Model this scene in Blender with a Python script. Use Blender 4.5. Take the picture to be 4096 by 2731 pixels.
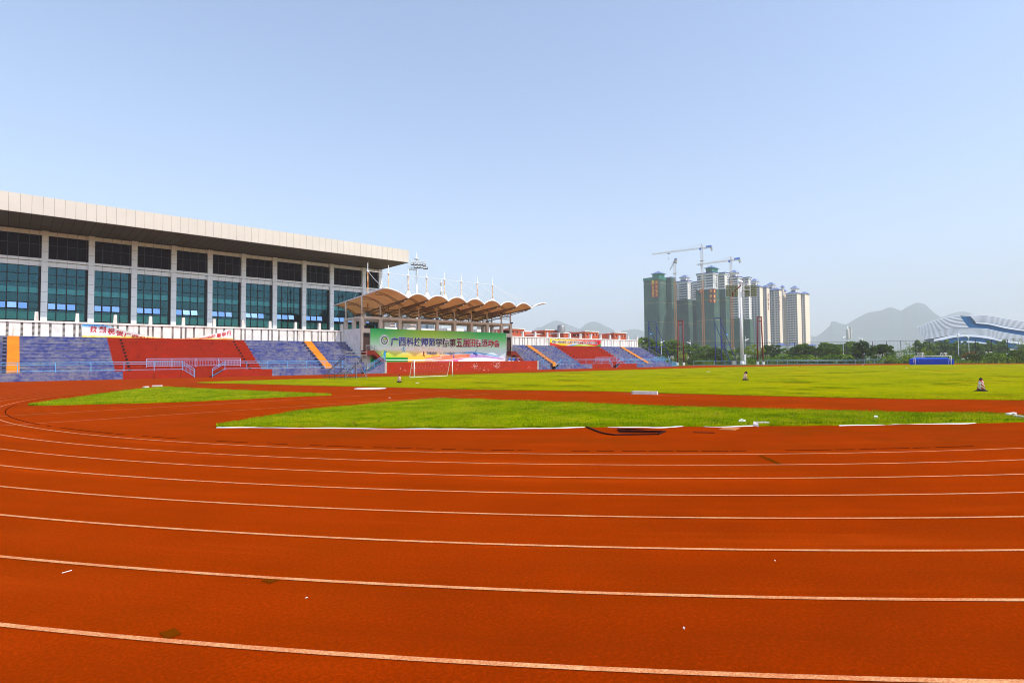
import bpy, math, random
import numpy as np
from mathutils import Vector, Matrix
random.seed(7); rng = np.random.default_rng(7)
S = bpy.context.scene
COL = S.collection
R = math.radians
for o in list(bpy.data.objects): bpy.data.objects.remove(o)

# ---------------------------------------------------------------- camera
CAMH = 1.9
FPX = 2229.13                       # focal length in pixels of the 4096 wide photograph
YAW, PITCH, ROLL = R(47.9198), R(2.05433), R(-.50954)
def cam_axes():
    f = Vector((math.cos(YAW)*math.cos(PITCH), math.sin(YAW)*math.cos(PITCH), math.sin(PITCH)))
    r0 = Vector((math.sin(YAW), -math.cos(YAW), 0)); u0 = r0.cross(f)
    return r0*math.cos(ROLL)+u0*math.sin(ROLL), u0*math.cos(ROLL)-r0*math.sin(ROLL), f
AXR, AXU, AXF = cam_axes()
cd = bpy.data.cameras.new('camera'); cam = bpy.data.objects.new('camera', cd); COL.objects.link(cam)
cd.sensor_fit = 'HORIZONTAL'; cd.sensor_width = 36; cd.lens = 36*FPX/4096
cd.clip_start = .1; cd.clip_end = 40000
cam.matrix_world = Matrix(((AXR.x, AXU.x, -AXF.x, 0), (AXR.y, AXU.y, -AXF.y, 0), (AXR.z, AXU.z, -AXF.z, CAMH), (0, 0, 0, 1)))
S.camera = cam

# ---------------------------------------------------------------- light
SUN_AZ, SUN_EL = -73.0, 51.0        # degrees, counter-clockwise from +X
w = bpy.data.worlds.new('World'); S.world = w; w.use_nodes = True
nt = w.node_tree; sky = nt.nodes.new('ShaderNodeTexSky'); sky.sky_type = 'NISHITA'; sky.sun_disc = False
sky.sun_elevation = R(SUN_EL); sky.sun_rotation = R(90-SUN_AZ)
sky.air_density = 1.0; sky.dust_density = 1.7; sky.ozone_density = 2.5; sky.altitude = 0
bg = nt.nodes['Background']; nt.links.new(sky.outputs[0], bg.inputs[0]); bg.inputs[1].default_value = .15
sl = bpy.data.lights.new('sun', 'SUN'); so = bpy.data.objects.new('sun', sl); COL.objects.link(so)
sl.energy = 2.1; sl.angle = R(.55); sl.color = (1, .92, .78)
sd = Vector((math.cos(R(SUN_EL))*math.cos(R(SUN_AZ)), math.cos(R(SUN_EL))*math.sin(R(SUN_AZ)), math.sin(R(SUN_EL))))
so.rotation_euler = sd.to_track_quat('Z', 'Y').to_euler(); so.location = (0, -40, 60)
S.view_settings.view_transform = 'Standard'; S.view_settings.look = 'None'
S.view_settings.exposure = 0.86; S.view_settings.gamma = 1; S.view_settings.use_curve_mapping = False
S.cycles.max_bounces = 8; S.cycles.diffuse_bounces = 3; S.cycles.transparent_max_bounces = 16
S.cycles.volume_bounces = 1; S.cycles.use_denoising = True; S.cycles.filter_width = 1.05

# ---------------------------------------------------------------- reading real positions off the ground plane
def ray(px, py): return AXF*FPX + AXR*(px-2048) - AXU*(py-1365.5)
def G(px, py, z=0.):
    d = ray(px, py); t = (z-CAMH)/d.z; return Vector((d.x*t, d.y*t, z))
def onY(px, py, Y):
    d = ray(px, py); t = Y/d.y; return Vector((d.x*t, Y, CAMH+d.z*t))
def onX(px, py, X):
    d = ray(px, py); t = X/d.x; return Vector((X, d.y*t, CAMH+d.z*t))
def atD(px, py, D):
    d = ray(px, py); t = D/math.hypot(d.x, d.y); return Vector((d.x*t, d.y*t, CAMH+d.z*t))
def gD(px, D):                     # ground point seen in column px (at the horizon) at distance D
    p = atD(px, 1445-.0089*(px-2048), D); p.z = 0; return p

# ---------------------------------------------------------------- colour, materials
def C(r, g, b): return tuple(((c/255)/12.92 if c <= 10 else ((c/255+.055)/1.055)**2.4) for c in (r, g, b))+(1,)
class NT:
    def __init__(s, name):
        s.m = bpy.data.materials.new(name); s.m.use_nodes = True; s.t = s.m.node_tree; s.p = s.t.nodes['Principled BSDF']
        s.tc = None
    def n(s, typ, **k):
        x = s.t.nodes.new(typ)
        for a, b in k.items(): setattr(x, a, b)
        return x
    def l(s, a, b): s.t.links.new(a, b)
    def co(s, scale=(1, 1, 1)):
        if s.tc is None: s.tc = s.n('ShaderNodeNewGeometry')
        mp = s.n('ShaderNodeMapping'); mp.inputs[3].default_value = scale; s.l(s.tc.outputs['Position'], mp.inputs[0]); return mp.outputs[0]
    def noise(s, scale, detail=4, rough=.55, st=(1, 1, 1)):
        x = s.n('ShaderNodeTexNoise'); x.inputs['Scale'].default_value = scale; x.inputs['Detail'].default_value = detail
        x.inputs['Roughness'].default_value = rough; s.l(s.co(st), x.inputs['Vector']); return x.outputs['Fac']
    def ramp(s, fac, stops):
        x = s.n('ShaderNodeValToRGB'); s.l(fac, x.inputs[0]); e = x.color_ramp.elements
        while len(e) < len(stops): e.new(.5)
        for i, (p, c) in enumerate(stops):
            e[i].position = p; e[i].color = c if len(c) == 4 else tuple(c)+(1,)
        return x.outputs[0]
    def val(s, fac, a, b, lo=0, hi=1):
        x = s.n('ShaderNodeMapRange'); s.l(fac, x.inputs[0])
        for i, v in enumerate((a, b, lo, hi)): x.inputs[i+1].default_value = v
        return x.outputs[0]
    def mix(s, fac, a, b, mode='MIX'):
        x = s.n('ShaderNodeMix', data_type='RGBA', blend_type=mode)
        for sock, v in ((x.inputs[0], fac), (x.inputs[6], a), (x.inputs[7], b)):
            if hasattr(v, 'links') or hasattr(v, 'is_linked'): s.l(v, sock)
            else: sock.default_value = v
        return x.outputs[2]
    def math(s, op, a, b=0.):
        x = s.n('ShaderNodeMath', operation=op)
        for sock, v in ((x.inputs[0], a), (x.inputs[1], b)):
            if hasattr(v, 'is_linked'): s.l(v, sock)
            else: sock.default_value = v
        return x.outputs[0]
    def base(s, c):
        if hasattr(c, 'is_linked'): s.l(c, s.p.inputs['Base Color'])
        else: s.p.inputs['Base Color'].default_value = c
    def fin(s, rough=.8, spec=.3, metal=0., bump=None, bs=.3, bd=.01):
        s.p.inputs['Roughness'].default_value = rough; s.p.inputs['Specular IOR Level'].default_value = spec; s.p.inputs['Metallic'].default_value = metal
        if bump is not None:
            b = s.n('ShaderNodeBump'); b.inputs['Strength'].default_value = bs; b.inputs['Distance'].default_value = bd
            s.l(bump, b.inputs['Height']); s.l(b.outputs[0], s.p.inputs['Normal'])
        return s.m
def plain(name, c, rough=.7, spec=.3, var=.12, scale=1.2, metal=0.):
    k = NT(name); f = k.noise(scale, 5)
    d = tuple(x*(1-var) for x in c[:3])+(1,); e = tuple(min(1, x*(1+var)) for x in c[:3])+(1,)
    k.base(k.ramp(f, [(.3, d), (.7, e)])); return k.fin(rough, spec, metal)
def weathered(name, c, patch, grime, amount=.5, streak=True):
    k = NT(name)
    f1 = k.noise(1.6, 7, .68, (1, 1, 1.8)); f2 = k.noise(.45, 5, .6); f3 = k.noise(5.5, 6, .7)
    a = k.math('ADD', k.math('MULTIPLY', f1, .62), k.math('MULTIPLY', f2, .38))
    base = k.ramp(k.noise(.9, 4), [(.3, tuple(x*.86 for x in c[:3])), (.7, tuple(x*1.12 for x in c[:3]))])
    col = k.mix(k.val(a, .52-.1*amount, .60, 0, .85*amount+.1), base, patch)
    col = k.mix(k.val(f3, .66, .75, 0, .85), col, grime)
    if streak:
        f4 = k.noise(1., 5, .6, (2.2, 2.2, .25)); col = k.mix(k.val(f4, .58, .72, 0, .55), col, grime)
    k.base(col); return k.fin(.85, .2)
M = {}
M['white_wall'] = weathered('white_wall_paint', C(236, 232, 226), C(228, 222, 214), C(170, 158, 140), .1)
M['wall_cap'] = weathered('wall_cap_paint', C(236, 230, 222), C(212, 200, 184), C(120, 105, 85), .35)
M['blue_seat'] = weathered('worn_blue_paint', C(64, 74, 140), C(134, 132, 142), C(50, 50, 58), 1.0)
M['red_seat'] = weathered('worn_red_paint', C(158, 36, 2), C(134, 40, 10), C(66, 28, 14), .4)
M['red_wall'] = weathered('red_wall_paint', C(168, 44, 2), C(158, 50, 8), C(116, 32, 14), .3, False)
M['yellow_stair'] = weathered('yellow_stair_paint', C(230, 150, 44), C(212, 134, 44), C(150, 92, 44), .25, False)
M['dark_step'] = plain('dark_navy_step', C(30, 32, 52), .9)
M['dark_red_step'] = plain('dark_red_step', C(96, 22, 14), .9)
M['dark_hole'] = plain('dark_hole', C(30, 18, 22), .95)
M['concrete'] = weathered('beige_concrete', C(214, 204, 188), C(190, 178, 160), C(110, 98, 82), .35)
M['grey_concrete'] = weathered('grey_concrete', C(186, 180, 170), C(150, 144, 134), C(88, 80, 70), .5)
M['rail_blue'] = plain('pale_blue_rail_paint', C(96, 176, 228), .4, .4)
M['rail_lilac'] = plain('lilac_white_rail_paint', C(176, 186, 232), .4, .4)
M['steel'] = plain('galvanised_steel', C(150, 148, 146), .38, .5, metal=.5)
M['dark_steel'] = plain('dull_scaffold_steel', C(92, 86, 78), .5, .4, .35, 6, metal=.3)
M['white_paint'] = plain('white_metal_paint', C(238, 238, 238), .4, .4, .05)
M['black'] = plain('black_plastic', C(20, 20, 21), .6)
M['black_rubber'] = plain('black_rubber', C(26, 24, 24), .7)
M['fascia'] = plain('cream_metal_cladding', C(214, 206, 194), .5, .35, .04, .3)
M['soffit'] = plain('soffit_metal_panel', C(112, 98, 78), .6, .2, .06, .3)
M['joint'] = plain('dark_joint', C(52, 46, 40), .9)
M['pillar'] = plain('pale_grey_cladding', C(248, 248, 250), .45, .35, .03, .3)
M['louver'] = plain('dark_louver_panel', C(26, 24, 22), .7, .1)
M['mullion'] = plain('dark_mullion', C(22, 26, 30), .5)
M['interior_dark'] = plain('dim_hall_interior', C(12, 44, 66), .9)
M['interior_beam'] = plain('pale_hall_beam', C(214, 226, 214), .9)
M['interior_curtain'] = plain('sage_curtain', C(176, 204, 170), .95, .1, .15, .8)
def glass(name, tint, t=.5, refl=(.4, .75, .9, 1), rough=.03):
    k = NT(name); k.t.nodes.remove(k.p)
    o = k.t.nodes['Material Output']; tr = k.n('ShaderNodeBsdfTransparent'); tr.inputs[0].default_value = tint
    gl = k.n('ShaderNodeBsdfGlossy'); gl.inputs['Roughness'].default_value = rough; gl.inputs['Color'].default_value = refl
    f = k.n('ShaderNodeFresnel'); f.inputs[0].default_value = 1.5; mx = k.n('ShaderNodeMixShader')
    k.l(k.val(f.outputs[0], 0, 1, t, 1), mx.inputs[0]); k.l(tr.outputs[0], mx.inputs[1]); k.l(gl.outputs[0], mx.inputs[2]); k.l(mx.outputs[0], o.inputs[0]); return k.m
M['glass'] = glass('teal_curtain_glass', C(150, 212, 216), .05, (.22, .62, .78, 1))
M['casement_glass'] = glass('sky_blue_casement_glass', C(70, 140, 200), .45, (.34, .62, 1, 1))
M['red_brick'] = plain('red_brick_render', C(196, 92, 62), .85, .2, .1, .5)
M['brick_trim'] = plain('white_roof_trim', C(240, 234, 228), .7)
M['window_dark'] = plain('dark_window', C(58, 66, 84), .35, .5, .25, .4)

# ---------------------------------------------------------------- mesh builder
class MB:
    def __init__(s): s.v = []; s.f = []; s.mi = []; s.sm = []; s.cur = 0
    def m(s, i): s.cur = i; return s
    def add(s, vs, fs, smooth=False):
        b = len(s.v); s.v += [tuple(v) for v in vs]; s.f += [tuple(b+i for i in f) for f in fs]; s.mi += [s.cur]*len(fs); s.sm += [smooth]*len(fs); return s
    def box(s, x0, x1, y0, y1, z0, z1):
        vs = [(x, y, z) for z in (z0, z1) for y in (y0, y1) for x in (x0, x1)]
        return s.add(vs, [(0, 2, 3, 1), (4, 5, 7, 6), (0, 1, 5, 4), (2, 6, 7, 3), (0, 4, 6, 2), (1, 3, 7, 5)])
    def obox(s, c, ax, hx, hy, hz):        # box about centre c, first axis direction ax (horizontal), z up
        a = Vector(ax).normalized(); z = Vector((0, 0, 1)); y = z.cross(a).normalized(); z2 = a.cross(y); c = Vector(c)
        vs = [c+a*i*hx+y*j*hy+z2*k*hz for k in (-1, 1) for j in (-1, 1) for i in (-1, 1)]
        return s.add(vs, [(0, 2, 3, 1), (4, 5, 7, 6), (0, 1, 5, 4), (2, 6, 7, 3), (0, 4, 6, 2), (1, 3, 7, 5)])
    def tube(s, p, q, r, n=6, r2=None, caps=True):
        p, q = Vector(p), Vector(q); d = q-p
        if d.length < 1e-6: return s
        d.normalize(); a = d.orthogonal().normalized(); b = d.cross(a); r2 = r if r2 is None else r2; vs = []
        for c, rr in ((p, r), (q, r2)):
            for i in range(n):
                t = 2*math.pi*(i+.5)/n; vs.append(c+(a*math.cos(t)+b*math.sin(t))*rr)
        fs = [(i, (i+1) % n, n+(i+1) % n, n+i) for i in range(n)]
        if caps: fs += [tuple(range(n-1, -1, -1)), tuple(range(n, 2*n))]
        return s.add(vs, fs, n >= 8)
    def poly(s, pts, r, n=6):
        for a, b in zip(pts, pts[1:]): s.tube(a, b, r, n)
        return s
    def quad(s, *p): return s.add(p, [tuple(range(len(p)))])
    def prism(s, pts, z0, z1):
        n = len(pts); vs = [(p[0], p[1], z0) for p in pts]+[(p[0], p[1], z1) for p in pts]
        return s.add(vs, [tuple(range(n-1, -1, -1)), tuple(range(n, 2*n))]+[(i, (i+1) % n, n+(i+1) % n, n+i) for i in range(n)])
    def slab(s, pts, off):                 # extrude a 3-D polygon by vector off
        n = len(pts); off = Vector(off); vs = [Vector(p) for p in pts]; vs += [p+off for p in vs]
        return s.add(vs, [tuple(range(n-1, -1, -1)), tuple(range(n, 2*n))]+[(i, (i+1) % n, n+(i+1) % n, n+i) for i in range(n)])
    def lathe(s, c, prof, n=16, smooth=True):   # prof: (r, z)
        vs = []; c = Vector(c)
        for r, z in prof:
            for i in range(n): t = 2*math.pi*i/n; vs.append((c.x+r*math.cos(t), c.y+r*math.sin(t), c.z+z))
        fs = []
        for k in range(len(prof)-1):
            for i in range(n): fs.append((k*n+i, k*n+(i+1) % n, (k+1)*n+(i+1) % n, (k+1)*n+i))
        fs.append(tuple(range(n-1, -1, -1))); fs.append(tuple(range((len(prof)-1)*n, len(prof)*n)))
        return s.add(vs, fs, smooth)
    def grid(s, P, smooth=True, thick=0.):  # P[i][j] points
        a, b = len(P), len(P[0]); vs = [p for row in P for p in row]
        return s.add(vs, [(i*b+j, i*b+j+1, (i+1)*b+j+1, (i+1)*b+j) for i in range(a-1) for j in range(b-1)], smooth)
    def build(s, name, mats, parent=None, label=None):
        me = bpy.data.meshes.new(name); off = Vector((0, 0, 0))
        q = parent
        while q is not None: off += q.location; q = q.parent
        me.from_pydata([(v[0]-off.x, v[1]-off.y, v[2]-off.z) for v in s.v], [], s.f)
        for m in (mats if isinstance(mats, (list, tuple)) else [mats]): me.materials.append(M[m] if isinstance(m, str) else m)
        me.polygons.foreach_set('material_index', s.mi); me.polygons.foreach_set('use_smooth', s.sm); me.update()
        o = bpy.data.objects.new(name, me); COL.objects.link(o); o.parent = parent
        if label: o['label'] = label
        return o
def tag(o, label=None, cat=None, group=None, kind=None):
    for k, v in (('label', label), ('category', cat), ('group', group), ('kind', kind)):
        if v: o[k] = v
    return o
def thing(name, label, cat, loc=(0, 0, 0), group=None):
    o = bpy.data.objects.new(name, None); COL.objects.link(o); o.location = loc; o.empty_display_size = .3
    return tag(o, label, cat, group)
KIDS = {}
def dup(root, loc, label=None, rz=0.):
    r = root.copy(); COL.objects.link(r); r.location = loc; r.rotation_euler = (0, 0, rz)
    if label: r['label'] = label
    for ch in [o for o in bpy.data.objects if o.parent == root]:
        c = ch.copy(); COL.objects.link(c); c.parent = r
        for g in [o for o in bpy.data.objects if o.parent == ch]:
            d = g.copy(); COL.objects.link(d); d.parent = c
    return r
def struct(mb, name, mats): return tag(mb.build(name, mats), kind='structure')
def text_mesh(body, size, name, mat, parent, loc, depth=.004, bold=0., width=None, vert=False, rot=(math.pi/2, 0, 0), spacing=1.):
    cu = bpy.data.curves.new(name, 'FONT'); cu.body = body; cu.size = size; cu.extrude = depth; cu.offset = bold; cu.resolution_u = 3; cu.space_character = spacing
    t = bpy.data.objects.new('tmp_text', cu); COL.objects.link(t)
    dg = bpy.context.evaluated_depsgraph_get(); dg.update(); me = bpy.data.meshes.new_from_object(t.evaluated_get(dg)); bpy.data.objects.remove(t); bpy.data.curves.remove(cu)
    n = len(me.vertices); a = np.empty(n*3, 'f'); me.vertices.foreach_get('co', a); a = a.reshape(-1, 3)
    if n:
        a[:, 0] -= a[:, 0].min()
        if width: a[:, 0] *= width/max(1e-6, a[:, 0].max())
        me.vertices.foreach_set('co', a.ravel())
    me.materials.clear(); me.materials.append(M[mat] if isinstance(mat, str) else mat); me.name = name
    o = bpy.data.objects.new(name, me); COL.objects.link(o); o.parent = parent
    off = Vector((0, 0, 0)); q = parent
    while q is not None: off += q.location; q = q.parent
    o.location = Vector(loc)-off; o.rotation_euler = rot; return o
def spline(pts, n=8, closed=True):
    out = []; m = len(pts); P = [Vector((p[0], p[1])) for p in pts]
    for i in range(m if closed else m-1):
        p0, p1, p2, p3 = [P[(i+k) % m] if closed else P[min(max(i+k, 0), m-1)] for k in (-1, 0, 1, 2)]
        for j in range(n):
            t = j/n; out.append(.5*((2*p1)+(p2-p0)*t+(2*p0-5*p1+4*p2-p3)*t*t+(3*p1-p0-3*p2+p3)*t**3))
    if not closed: out.append(P[-1])
    return out
# ================================================================ ground
def mat_track():
    k = NT('red_track_rubber')
    big = k.noise(.12, 5, .6); mid = k.noise(.9, 5, .6, (1, 1, 1)); fine = k.noise(95, 3, .75); grit = k.noise(260, 2, .6)
    c = k.ramp(k.math('ADD', k.math('MULTIPLY', big, .6), k.math('MULTIPLY', mid, .4)), [(.34, C(132, 35, 0)), (.5, C(166, 46, 0)), (.68, C(186, 56, 0))])
    c = k.mix(k.val(fine, .40, .62, 0, .55), k.mix(.42, c, C(92, 22, 2)), c)
    c = k.mix(k.val(grit, .60, .72, 0, .5), c, C(96, 24, 3))
    st = k.noise(.22, 5, .65, (1, 1, 1)); s2 = k.noise(.55, 6, .7)
    gr2 = k.noise(34, 4, .8); c = k.mix(k.val(gr2, .42, .58, .55, 0), c, C(88, 22, 0)); c = k.mix(k.val(gr2, .58, .72, 0, .35), c, C(216, 84, 18))
    dx_ = k.n('ShaderNodeVectorMath', operation='SUBTRACT'); k.l(k.tc.outputs['Position'], dx_.inputs[0]); dx_.inputs[1].default_value = (34.93, 31.32, 0); sp_ = k.n('ShaderNodeSeparateXYZ'); k.l(dx_.outputs[0], sp_.inputs[0])
    ln_ = k.n('ShaderNodeVectorMath', operation='LENGTH'); k.l(dx_.outputs[0], ln_.inputs[0]); cv = k.n('ShaderNodeCombineXYZ'); k.l(k.math('MULTIPLY', ln_.outputs['Value'], 1.6), cv.inputs[0]); k.l(k.math('MULTIPLY', k.math('ARCTAN2', sp_.outputs[1], sp_.outputs[0]), 4.), cv.inputs[1])
    bn_ = k.n('ShaderNodeTexNoise'); bn_.inputs['Scale'].default_value = 1.; bn_.inputs['Detail'].default_value = 6; bn_.inputs['Roughness'].default_value = .65; k.l(cv.outputs[0], bn_.inputs['Vector'])
    c = k.mix(k.val(bn_.outputs['Fac'], .36, .52, .42, 0), c, C(104, 28, 0)); c = k.mix(k.val(bn_.outputs['Fac'], .55, .70, 0, .3), c, C(196, 72, 12))
    # stained inner apron between the lanes and the turf
    vd = k.n('ShaderNodeVectorMath', operation='DISTANCE'); k.l(k.tc.outputs['Position'], vd.inputs[0]); vd.inputs[1].default_value = (34.93, 31.32, 0); inn = k.val(vd.outputs['Value'], 35.2, 34.2, .45, 1.)
    stm = k.val(k.math('ADD', k.math('MULTIPLY', st, .55), k.math('MULTIPLY', s2, .45)), .49, .60, 0, .62); c = k.mix(k.math('MULTIPLY', stm, inn), c, C(92, 36, 2))
    k.base(c); k.p.inputs['Sheen Weight'].default_value = .3; k.p.inputs['Sheen Roughness'].default_value = .6; k.p.inputs['Sheen Tint'].default_value = C(255, 110, 20); return k.fin(.95, .0, 0, grit, .5, .006)
def mat_line():
    k = NT('worn_lane_paint'); f = k.noise(70, 3, .7); g = k.noise(2.2, 4, .6)
    c = k.mix(k.val(k.math('ADD', k.math('MULTIPLY', f, .7), k.math('MULTIPLY', g, .3)), .42, .62, .2, .85), C(190, 84, 34), C(232, 182, 128)); yy = k.n('ShaderNodeSeparateXYZ'); k.l(k.tc.outputs['Position'], yy.inputs[0]); c = k.mix(k.val(yy.outputs[1], 36, 52, 0, .78), c, C(176, 60, 8)); k.base(c); return k.fin(.9, .05, 0, f, .4, .004)  # besides wear, faintness of a grazing view is painted in towards the far bend
def mat_grass(name, cols, s=1., st=(1, 1, 1)):
    k = NT(name); a = k.noise(.35*s, 6, .62, st); b = k.noise(3*s, 4, .6, st); d = k.noise(28*s, 2, .6)
    f = k.math('ADD', k.math('MULTIPLY', a, .5), k.math('ADD', k.math('MULTIPLY', b, .32), k.math('MULTIPLY', d, .18)))
    c = k.ramp(f, [(.34, cols[0]), (.47, cols[1]), (.56, cols[2]), (.68, cols[3])]); g1 = k.noise(.3*s, 6, .7); g2 = k.noise(.16*s, 5, .7); c = k.mix(k.val(g1, .54, .63, 0, .75), c, tuple(x*.55 for x in cols[0][:3])+(1,)); c = k.mix(k.val(g2, .54, .66, 0, .5), c, tuple(x*y for x, y in zip(cols[3][:3], (1.15, .86, 1)))+(1,)); k.base(c)
    return k.fin(.95, .0, 0, d, .6, .03)
M['track'] = mat_track(); M['line'] = mat_line()
M['pitch'] = mat_grass('pitch_turf', [C(104, 120, 0), C(134, 138, 0), C(152, 150, 0), C(164, 150, 2)], .6)
M['turf'] = mat_grass('infield_turf', [C(84, 112, 0), C(122, 140, 0), C(142, 152, 0), C(156, 150, 8)], 1.2)
M['field'] = mat_grass('rough_grassland', [C(52, 70, 16), C(78, 96, 22), C(98, 112, 30), C(120, 116, 50)], .12)
def mat_blade(name, cols):
    k = NT(name); k.tc = k.n('ShaderNodeNewGeometry'); r = k.tc.outputs['Random Per Island']; a = k.val(k.math('ADD', k.math('MULTIPLY', k.noise(.55, 5, .65), .6), k.math('MULTIPLY', k.noise(2.4, 4, .6), .4)), .36, .62)
    f = k.math('ADD', k.math('MULTIPLY', r, .35), k.math('MULTIPLY', a, .65)); k.base(k.ramp(f, [(.12, cols[0]), (.38, cols[1]), (.62, cols[2]), (.88, cols[3])]))
    return k.fin(.8, .05)
M['blade'] = mat_blade('grass_blade', [C(74, 110, 0), C(116, 142, 0), C(150, 160, 2), C(184, 164, 36)])
M['blade_pitch'] = mat_blade('pitch_blade', [C(100, 118, 0), C(132, 138, 0), C(152, 150, 0), C(172, 156, 22)])

gm = MB(); gm.quad((-700, -700, -.02), (8600, -700, -.02), (8600, 8600, -.02), (-700, 8600, -.02)); struct(gm, 'ground', 'field')
railpath = [Vector((150.5, 92.6, 0))]+[(lambda d: Vector((d.x, d.y, 0)))(atD(px, 1440, 1.)*k) for px, k in ((2774, 196), (2900, 196), (3000, 197), (3231, 207), (3496, 221), (3904, 253), (4110, 272), (4500, 315))]
tp = [(-75, -35), (60, -35), (180, -60)]+[(p.x, p.y) for p in reversed(railpath)]+[(150, 91), (140, 92.5), (-75, 92.5)]
tm = MB(); tm.quad(*[(x, y, 0) for x, y in tp]); struct(tm, 'running_track', 'track')
CX0, CY0, R0, LW = 34.93, 31.32, 35.42, 1.1365
def ring(mb, r, w, z, x1=115, jit=0):
    path = []
    for i in range(41): path.append((x1*(1-i/40)+CX0*i/40, CY0+r, 0, 1))
    for i in range(1, 240): t = math.pi/2+math.pi*i/240; path.append((CX0+r*math.cos(t), CY0+r*math.sin(t), math.cos(t), math.sin(t)))
    for i in range(41): path.append((CX0*(1-i/40)+x1*i/40, CY0-r, 0, -1))
    vs = []
    for x, y, nx, ny in path:
        h = w/2; vs += [(x-nx*h, y-ny*h, z), (x+nx*h, y+ny*h, z)]
    mb.add(vs, [(2*i, 2*i+1, 2*i+3, 2*i+2) for i in range(len(path)-1)])
lm = MB()
for k in range(9): ring(lm, R0+k*LW, .05, .006)
# runway marks between the turf patches
def stripe(mb, pts, w, z=.006):
    P = [Vector((p[0], p[1], 0)) for p in pts]
    for a, b in zip(P, P[1:]):
        n = (b-a).normalized().cross(Vector((0, 0, 1)))*w/2; mb.quad((a.x-n.x, a.y-n.y, z), (b.x-n.x, b.y-n.y, z), (b.x+n.x, b.y+n.y, z), (a.x+n.x, a.y+n.y, z))
def straight(mb, p, q, w): a, b = G(*p), G(*q); stripe(mb, [(a.x+(b.x-a.x)*t/8, a.y+(b.y-a.y)*t/8) for t in range(9)], w)
straight(lm, (0, 1665), (1860, 1559.5), .05); straight(lm, (0, 1703), (1960, 1575), .05)
straight(lm, (2450, 1573), (2720, 1583.5), .05)
struct(lm, 'lane_lines', 'line')
om = MB()
M['olive_mark'] = plain('faded_olive_mark', C(104, 48, 2), .95, 0.)
for a, b, w in (((1062, 2329), (1105, 2313), .12), ((650, 2545), (712, 2524), .14), ((3042, 1822), (3122, 1858), .1)): stripe(om, [G(*a), G(*b)], w, .0055)
struct(om, 'lane_marking', 'olive_mark')
# drain slots just inside the first lane line
dm = MB()
r = R0-.42
for i in range(150):
    t = math.pi*.56+i*.0158+random.uniform(-.002, .002)
    if random.random() < .16: continue
    a = .25+random.uniform(-.1, .1)
    c = Vector((CX0+r*math.cos(t), CY0+r*math.sin(t), .005)); dm.obox(c, (-math.sin(t), math.cos(t), 0), a, .022, .0015)
M['slot'] = plain('dark_drain_slot', C(84, 26, 4), .95, 0.); struct(dm, 'drain_channel', 'slot')

# ---------------------------------------------------------------- turf
def rough_edge(pts, j=.08, n=10):
    P = spline(pts, n); out = []
    for i, p in enumerate(P): out.append((p.x+random.uniform(-j, j), p.y+random.uniform(-j, j)))
    return out
def turf(name, poly, z, mat):
    mb = MB(); n = len(poly)
    mb.add([(p[0], p[1], 0) for p in poly]+[(p[0], p[1], z) for p in poly], [tuple(range(n, 2*n))]+[(i, (i+1) % n, n+(i+1) % n, n+i) for i in range(n)])
    return struct(mb, name, mat)
def inside(poly, X, Y):
    c = np.zeros(len(X), bool); n = len(poly); j = n-1
    for i in range(n):
        xi, yi = poly[i]; xj, yj = poly[j]
        if yi != yj: c ^= ((yi > Y) != (yj > Y)) & (X < (xj-xi)*(Y-yi)/(yj-yi)+xi)
        j = i
    return c
def edge_dist(poly, X, Y):
    d = np.full(len(X), 1e9); P = np.array(poly)
    for a, b in zip(P, np.roll(P, -1, 0)):
        v = b-a; L = v@v
        if L < 1e-9: continue
        t = np.clip(((X-a[0])*v[0]+(Y-a[1])*v[1])/L, 0, 1); d = np.minimum(d, np.hypot(X-a[0]-t*v[0], Y-a[1]-t*v[1]))
    return d
def blades(name, poly, n, z, h0, h1, wid, mat, clump=.3, edge=None, box=None, out=.06):
    P = np.array(poly); lo, hi = P.min(0)-out, P.max(0)+out
    if box: lo = np.maximum(lo, box[:2]); hi = np.minimum(hi, box[2:])
    X = rng.uniform(lo[0], hi[0], n*4); Y = rng.uniform(lo[1], hi[1], n*4); ok = inside(poly, X, Y); X, Y = X[ok], Y[ok]
    d = edge_dist(poly, X, Y)
    if edge: keep = rng.random(len(X)) < np.exp(-d/edge)+.08; X, Y, d = X[keep], Y[keep], d[keep]
    X, Y, d = X[:n], Y[:n], d[:n]; m = len(X)
    f = np.sin(X*1.7+Y*.6)*np.sin(Y*2.3-X*.4)*.5+.5+.25*np.sin(X*5.1)*np.sin(Y*4.3)
    h = rng.uniform(h0, h1, m)*(.65+.6*f)*(1+.7*np.exp(-d/.22))
    t = rng.uniform(0, 2*np.pi, m); lean = rng.uniform(.15, .8, m)*h; l = rng.uniform(0, 2*np.pi, m)
    V = np.empty((m, 3, 3)); wx, wy = np.cos(t)*wid/2, np.sin(t)*wid/2
    V[:, 0] = np.c_[X-wx, Y-wy, np.full(m, z-.005)]; V[:, 1] = np.c_[X+wx, Y+wy, np.full(m, z-.005)]; V[:, 2] = np.c_[X+np.cos(l)*lean, Y+np.sin(l)*lean, z+h]
    me = bpy.data.meshes.new(name); me.vertices.add(3*m); me.vertices.foreach_set('co', V.ravel()); me.loops.add(3*m); me.loops.foreach_set('vertex_index', np.arange(3*m, dtype='i'))
    me.polygons.add(m); me.polygons.foreach_set('loop_start', np.arange(0, 3*m, 3, dtype='i')); me.update(calc_edges=True)
    me.materials.append(M[mat]); o = bpy.data.objects.new(name, me); COL.objects.link(o)
    return o
gp = lambda L: [tuple(G(*p)[:2]) for p in L]
A_near = [(15.2, 64.3)]+gp([(845, 1532), (1112, 1540), (1399, 1546), (1581, 1550), (1899, 1558), (2370, 1564.5), (2625, 1572.4), (3440, 1592.7), (4096, 1601)])[1:]
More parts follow.
